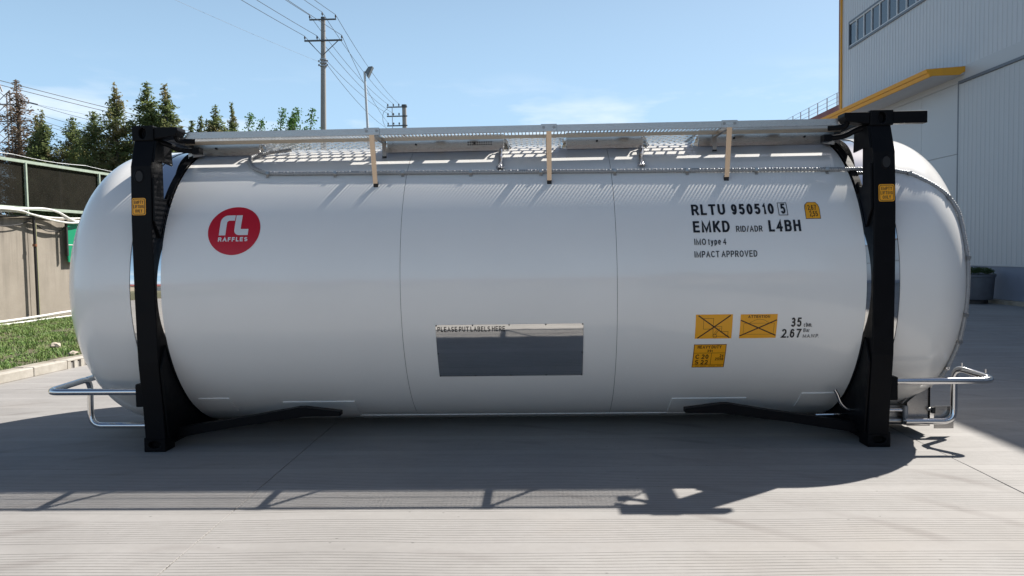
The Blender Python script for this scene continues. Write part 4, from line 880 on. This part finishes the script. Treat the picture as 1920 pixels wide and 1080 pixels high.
def tree(key, x, y, h, label, rz=0., wid=1., cat='tree', group='conifers beyond the wall'):
    parts, h0 = TREES[key]; e = thing('conifer_tree', label, cat, (x, y, 0), group); k = h/h0; e.scale = (k*wid*1.12, k*wid*1.12, k); e.rotation_euler = (0, 0, rz)
    for nm, me in parts: o = bpy.data.objects.new(nm, me); COL.objects.link(o); o.parent = e
for a in (('open', -23.76, 35, 11.6, 'tall slim conifer left of the two peaks above the left frame', .3, .95), ('slim', -22.1, 35, 11.75, 'tall conifer rising directly above the left corner post', 1.2, 1.15), ('slim', -20.77, 35, 11.6, 'tall narrow conifer just right of the left corner post', 2.9, .95),
          ('full', -25.2, 35, 10.15, 'broad dense dark conifer left of the tank, third from the post', 4.1, 1.0), ('full', -26.95, 36, 10.0, 'bushy olive conifer second from the rusty tree', .9, .95), ('open', -28.2, 35, 10.2, 'double-topped olive conifer standing beside the rusty tree', 5.0, .95), ('slim', -28.75, 35.5, 10.1, 'thin grey-green conifer touching the double-topped one', 3.3, .8),
          ('rust', -29.75, 35, 9.3, 'small rust-brown conifer near the left edge', 1.0, 1.0), ('rust', -31.0, 37, 12.4, 'sparse reddish bare-branched tree at the left edge before the pylon', 2.2, 1.1), ('full', -24.4, 37, 8.6, 'short dark conifer filling the gap beside the broad one', 2.0, 1.1), ('full', -27.6, 38, 8.4, 'short dark conifer behind the bushy olive ones', 3.0, 1.1), ('full', -22.9, 37.5, 8.7, 'short dark conifer between the two tallest peaks', 5.5, 1.2), ('full', -30.3, 38.5, 8.6, 'short conifer behind the rust-brown tree', 2.4, 1.1), ('full', -21.2, 38, 9.0, 'low yellow-green conifer beneath the narrow tall one', 4.4, 1.1),
          ('slim', -19.55, 35, 9.5, 'small conifer top left of a pair above the walkway', .5, 1.0), ('slim', -19.05, 35.3, 9.8, 'small pointed conifer top right of a pair above the walkway', 1.5, .8), ('open', -18.05, 35, 10.25, 'wide conifer top above the left end of the walkway', 2.5, 1.15), ('slim', -19.0, 40, 11.5, 'lone spire-shaped conifer top above the walkway', 3.5, .62)):
    tree(*a)
random.seed(11)
def sapling(x, y, h, n, label, seed):
    rd = random.Random(seed); e = thing('sapling', label, 'sapling', (x, y, 0), 'saplings behind the tank')
    tb = MB(); lf = MB(); stems = []
    for k in range(n):
        a = rd.uniform(0, 6.28); hh = h*(1 if k == 0 else rd.uniform(.86, .97)); p = [Vector((x, y, 0)), Vector((x+.12*math.cos(a), y+.12*math.sin(a), hh*.5)), Vector((x+.3*math.cos(a)*(k > 0), y+.3*math.sin(a)*(k > 0), hh*.85)), Vector((x+rd.uniform(.05, .2)+.35*math.cos(a)*(k > 0), y+.35*math.sin(a)*(k > 0), hh))]
        ps = smooth_path(p, 6); tb.tube(ps, [.03*(1-i/len(ps))+.005 for i in range(len(ps))], 5); stems.append(ps)
        for q in ps:
            if q.z < hh*.55: continue
        N = 260
        for i in range(N):
            t_ = rd.uniform(.6, 1.0); j = t_*(len(ps)-1); q = ps[int(j)].lerp(ps[min(int(j)+1, len(ps)-1)], j % 1); wd = .22*(1.05-t_)+.045
            c = q+Vector((rd.gauss(0, wd), rd.gauss(0, wd), rd.gauss(0, .05))); d = Vector((rd.gauss(0, .7), rd.gauss(0, .7), rd.gauss(-.5, .5))).normalized(); f = d.cross(Vector((rd.gauss(0, 1), rd.gauss(0, 1), rd.gauss(0, .4)))).normalized(); l = rd.uniform(.06, .105)
            lf.quad(c, c+d*l*.45+f*l*.32, c+d*l, c+d*l*.45-f*l*.32)
    tb.build('stem', 'bark', e, fix=False); lf.build('leaves', 'broad_leaf', e, fix=False)
for x, h, n, lb in ((-10.35, 6.85, 1, 'thin leafy shoot farthest left above the walkway'), (-9.95, 6.6, 1, 'short leafy shoot second from the left above the walkway'), (-9.15, 6.95, 4, 'bushiest leafy sapling in the middle above the walkway'), (-8.6, 7.0, 3, 'leafy sapling left of the concrete power pole'), (-8.02, 6.95, 2, 'slim leafy sapling nearest the concrete power pole')):
    sapling(x, 20, h, n, lb, int(x*-100))

# ------------------------------------------------------------------ poles, pylon and wires
pp = thing('power_pole', 'tall concrete power pole with two crossarms behind the tank', 'power pole', (-11.15, 32, 0))
PX = lambda z: -11.15+.36*z/14.07
MB().tube([(PX(z), 32, z) for z in (0, 4, 8.3, 12, 14.05)], [.20, .175, .15, .127, .115], 16).build('pole', 'pole_concrete', pp, True)
MB().lathe([(.118, 0), (.125, .02), (.125, .16), (0, .17)], 14, (PX(14), 32, 13.93)).build('pole_cap', 'pole_metal', pp)
MB().bar((-11.48, 31.86, 13.93), (-10.07, 31.86, 13.93), .06, .07).build('crossarm', 'pole_metal', pp); MB().bar((-11.77, 31.84, 12.84), (-9.77, 31.84, 12.84), .07, .08).build('crossarm', 'pole_metal', pp)
for xe in (-11.55, -10.0): MB().bar((xe, 31.83, 12.80), (PX(12.1)+(.05 if xe > -11 else -.05), 31.83, 12.1), .035, .035).build('brace', 'pole_metal', pp)
INS = [(-11.46, 13.95), (PX(14), 14.1), (-10.09, 13.95), (-11.75, 12.88), (-11.1, 12.88), (-9.79, 12.88)]
for x, z in INS: MB().lathe([(.018, 0), (.018, .06), (.045, .07), (.04, .12), (.05, .13), (.03, .2), (0, .21)], 8, (x, 31.85, z)).build('insulator', 'insulator', pp)
for k in range(3): MB().lathe([(.16, -.04), (.19, -.03), (.19, .03), (.16, .04)], 12, (PX(12), 32, 11.55+k*.17)).build('pole_clamp', 'galv_steel', pp)
for s_ in (-1, 1):
    for k in range(2): MB().lathe([(0, -.05), (.05, -.04), (.035, 0), (.05, .04), (0, .05)], 8, (PX(11.8)+s_*.22, 31.95, 11.6+k*.2)).build('insulator', 'insulator', pp)
p2 = thing('transformer_pole', 'distant power pole with three side racks of insulators at the rail edge', 'power pole', (-11.5, 60, 0))
MB().tube([(-11.5, 60, z) for z in (0, 8, 15.0)], [.26, .22, .19], 14).build('pole', 'pole_concrete', p2, True); MB().lathe([(.2, 0), (.24, .05), (.24, .25), (0, .27)], 12, (-11.5, 60, 14.8)).build('pole_cap', 'pole_metal', p2)
for z in (14.82, 14.0, 13.15):
    MB().bar((-13.05, 59.8, z), (-11.2, 59.8, z), .09, .1).build('crossarm', 'pole_metal', p2)
    for x in (-12.95, -12.45, -11.95): MB().lathe([(.03, 0), (.03, .08), (.08, .1), (.05, .25), (0, .26)], 8, (x, 59.8, z+.04)).build('insulator', 'insulator', p2)
MB().bar((-12.55, 59.75, 14.8), (-12.55, 59.75, 12.9), .06, .06).build('rack_strut', 'galv_steel', p2)
MB().tube(smooth_path([(-12.95, 59.7, 14.7), (-13.35, 59.7, 14.3), (-13.4, 59.7, 13.6), (-13.2, 59.7, 13.1)], 5), .02, 5).build('jumper_wire', 'wire', p2)
fl = thing('floodlight_pole', 'white floodlight pole with angled dark lamp head', 'lamp post', (-6.55, 24, 0))
MB().tube([(-6.55-.03*z*1.1, 24, z) for z in (0, 4, 9.25)], [.075, .065, .045], 12).build('pole', 'lamp_white', fl, True)
MB().bar((-6.87, 24, 9.2), (-6.70, 24, 9.3), .05, .05).build('arm', 'pole_metal', fl)
MB().prism([(-6.80, 23.85, 9.22), (-6.66, 23.85, 9.42), (-6.48, 23.85, 9.44), (-6.70, 23.85, 8.98)], (0, .32, 0)).build('lamp_head', 'lamp_head', fl, bevel=.02)
MB().quad((-6.505, 23.86, 9.42), (-6.505, 24.16, 9.42), (-6.695, 24.16, 9.02), (-6.695, 23.86, 9.02)).build('lens', 'lamp_white', fl)
py = thing('lattice_pylon', 'thin steel lattice pylon among trees at the far left edge', 'pylon', (-37.3, 45, 0))
b = MB(); H_ = 13.6; wv = .42
for sx in (-1, 1):
    for sy in (-1, 1): b.bar((-37.3+sx*wv*1.5, 45+sy*wv*1.5, 0), (-37.3+sx*wv, 45+sy*wv, H_), .07, .07)
b.build('leg_frame', 'pylon_steel', py); b = MB(); n = 18
for k in range(n):
    za, zb = H_*k/n, H_*(k+1)/n; wa = wv*(1.5-.5*k/n)
    for s_ in (-1, 1):
        b.bar((-37.3-wa, 45+s_*wa, za), (-37.3+wa, 45+s_*wa, zb), .035, .035); b.bar((-37.3+wa, 45+s_*wa, za), (-37.3-wa, 45+s_*wa, zb), .035, .035); b.bar((-37.3+s_*wa, 45-wa, za), (-37.3+s_*wa, 45+wa, zb), .035, .035)
b.build('bracing', 'pylon_steel', py)
for s_ in (-1, 1): MB().bar((-37.3+s_*wv, 45, H_), (-37.3+s_*.62-(.0 if s_ > 0 else .1), 45, H_+.85), .07, .07).build('horn', 'pylon_steel', py)
MB().bar((-38.2, 44.5, 12.6), (-36.2, 44.5, 12.6), .08, .08).build('crossarm', 'pylon_steel', py); MB().bar((-38.4, 44.5, 11.4), (-36.0, 44.5, 11.4), .08, .08).build('crossarm', 'pylon_steel', py)
def wire(a, b_, sag, r, label, mat='wire', n=40, group='overhead wires'):
    a = Vector(a); b_ = Vector(b_); pts = []
    for k in range(n+1): u = k/n; p = a.lerp(b_, u); p.z -= sag*4*u*(1-u); pts.append(p)
    o = MB().tube(pts, r, 5).build('overhead_wire', mat, None, True); tag(o, label, 'wire', group)
NM = ['left end of the top crossarm', 'very top of the concrete pole', 'right end of the top crossarm', 'left end of the lower crossarm', 'inner left pin of the lower crossarm', 'right end of the lower crossarm']
T2 = [(-12.95, 15.1), (-12.45, 15.1), (-11.95, 15.1), (-12.95, 14.25), (-12.45, 14.25), (-12.95, 13.4)]
for (x, z), nm, (x2, z2) in zip(INS, NM, T2):
    wire((x, 31.85, z+.21), (x2, 59.8, z2), .45, .013, 'wire from the '+nm+' to the distant pole')
    wire((x, 31.85, z+.21), (x-6.2, -26, z+.9), 1.0, .013, 'wire from the '+nm+' toward the upper left')
for k, (xx, zz, lb) in enumerate(((-10.7, 11.7, 'lowest wire from the pole clamps to the distant pole'),)): wire((xx, 31.95, zz), (-13.0, 59.8, 12.9), .4, .013, lb)
wire((-10.9, 31.95, 11.7), (-23, -10, 13.5), .6, .006, 'faint thin wire from the pole clamps toward the upper left', 'far_wire')
wire((-33.5, 21, 12.3), (-20.36, 40, 9.5), .15, .018, 'upper heavy cable sloping down from the left edge past the pylon'); wire((-33.5, 21, 12.15), (-20.36, 40, 9.3), .2, .018, 'lower heavy cable sloping down from the left edge past the pylon')
for k, (z1, z2, lb) in enumerate(((13.05, 8.4, 'highest thin wire from the pylon across the conifers'), (12.43, 7.9, 'second thin wire from the pylon across the conifers'), (12.1, 7.3, 'third thin wire from the pylon across the conifers'), (11.86, 7.1, 'fourth thin wire from the pylon across the conifers'), (11.4, 6.6, 'lowest thin wire from the pylon across the conifers'))):
    wire((-36.4, 44, z1), (-19.7, 36, z2), .3, .013, lb)
ir = MB().bar((-32.9, 40, 11.86), (-31.8, 40, 11.58), .09, .09).build('line_insulator', 'insulator', None); tag(ir, 'dark rod insulator hanging on a wire right of the pylon', 'insulator')
wire((-36.6, 44.5, 12.6), (-32.9, 40, 11.86), .05, .012, 'short wire between the pylon arm and the rod insulator'); wire((-31.8, 40, 11.58), (-14, 58, 10.5), .5, .008, 'thin wire running right from the rod insulator')
#wire((-60, 60, 21.5), (60, 66, 18.4), .6, .006, 'upper faint far wire crossing the whole sky', 'far_wire'); wire((-60, 60, 19.9), (60, 66, 17.6), .6, .006, 'lower faint far wire crossing the whole sky', 'far_wire')

# ------------------------------------------------------------------ what the polished steel mirrors behind the camera
bw = thing('workshop_building', 'long beige workshop facing the yard, seen only mirrored in the polished bands', 'building', (0, -62, 0))
MB().box(-40, 32, -70, -62, 0, 4.2).build('wall', 'beige_paint', bw); MB().prism([(-41, -61.5, 4.2), (-41, -66, 6.2), (-41, -70.5, 4.2)], (74, 0, 0)).build('roof', 'red_roof', bw)
for k in range(9): MB().box(-36+k*7.6, -32.5+k*7.6, -61.99, -61.9, .2, 3.2).build('shutter_door', 'dark_frame', bw)
for k, (x, h) in enumerate(((-34, 12), (-22, 10), (18, 13), (24, 11), (30, 12.5), (37, 12), (43, 11))):
    tree('full', x, -78-(k % 3)*3, h, 'dark conifer beyond the beige workshop, '+['first', 'second', 'third', 'fourth', 'fifth', 'sixth', 'seventh'][k]+' from the left in the mirrored row', k*1.3, 2.0, group='mirrored conifers behind the workshop')
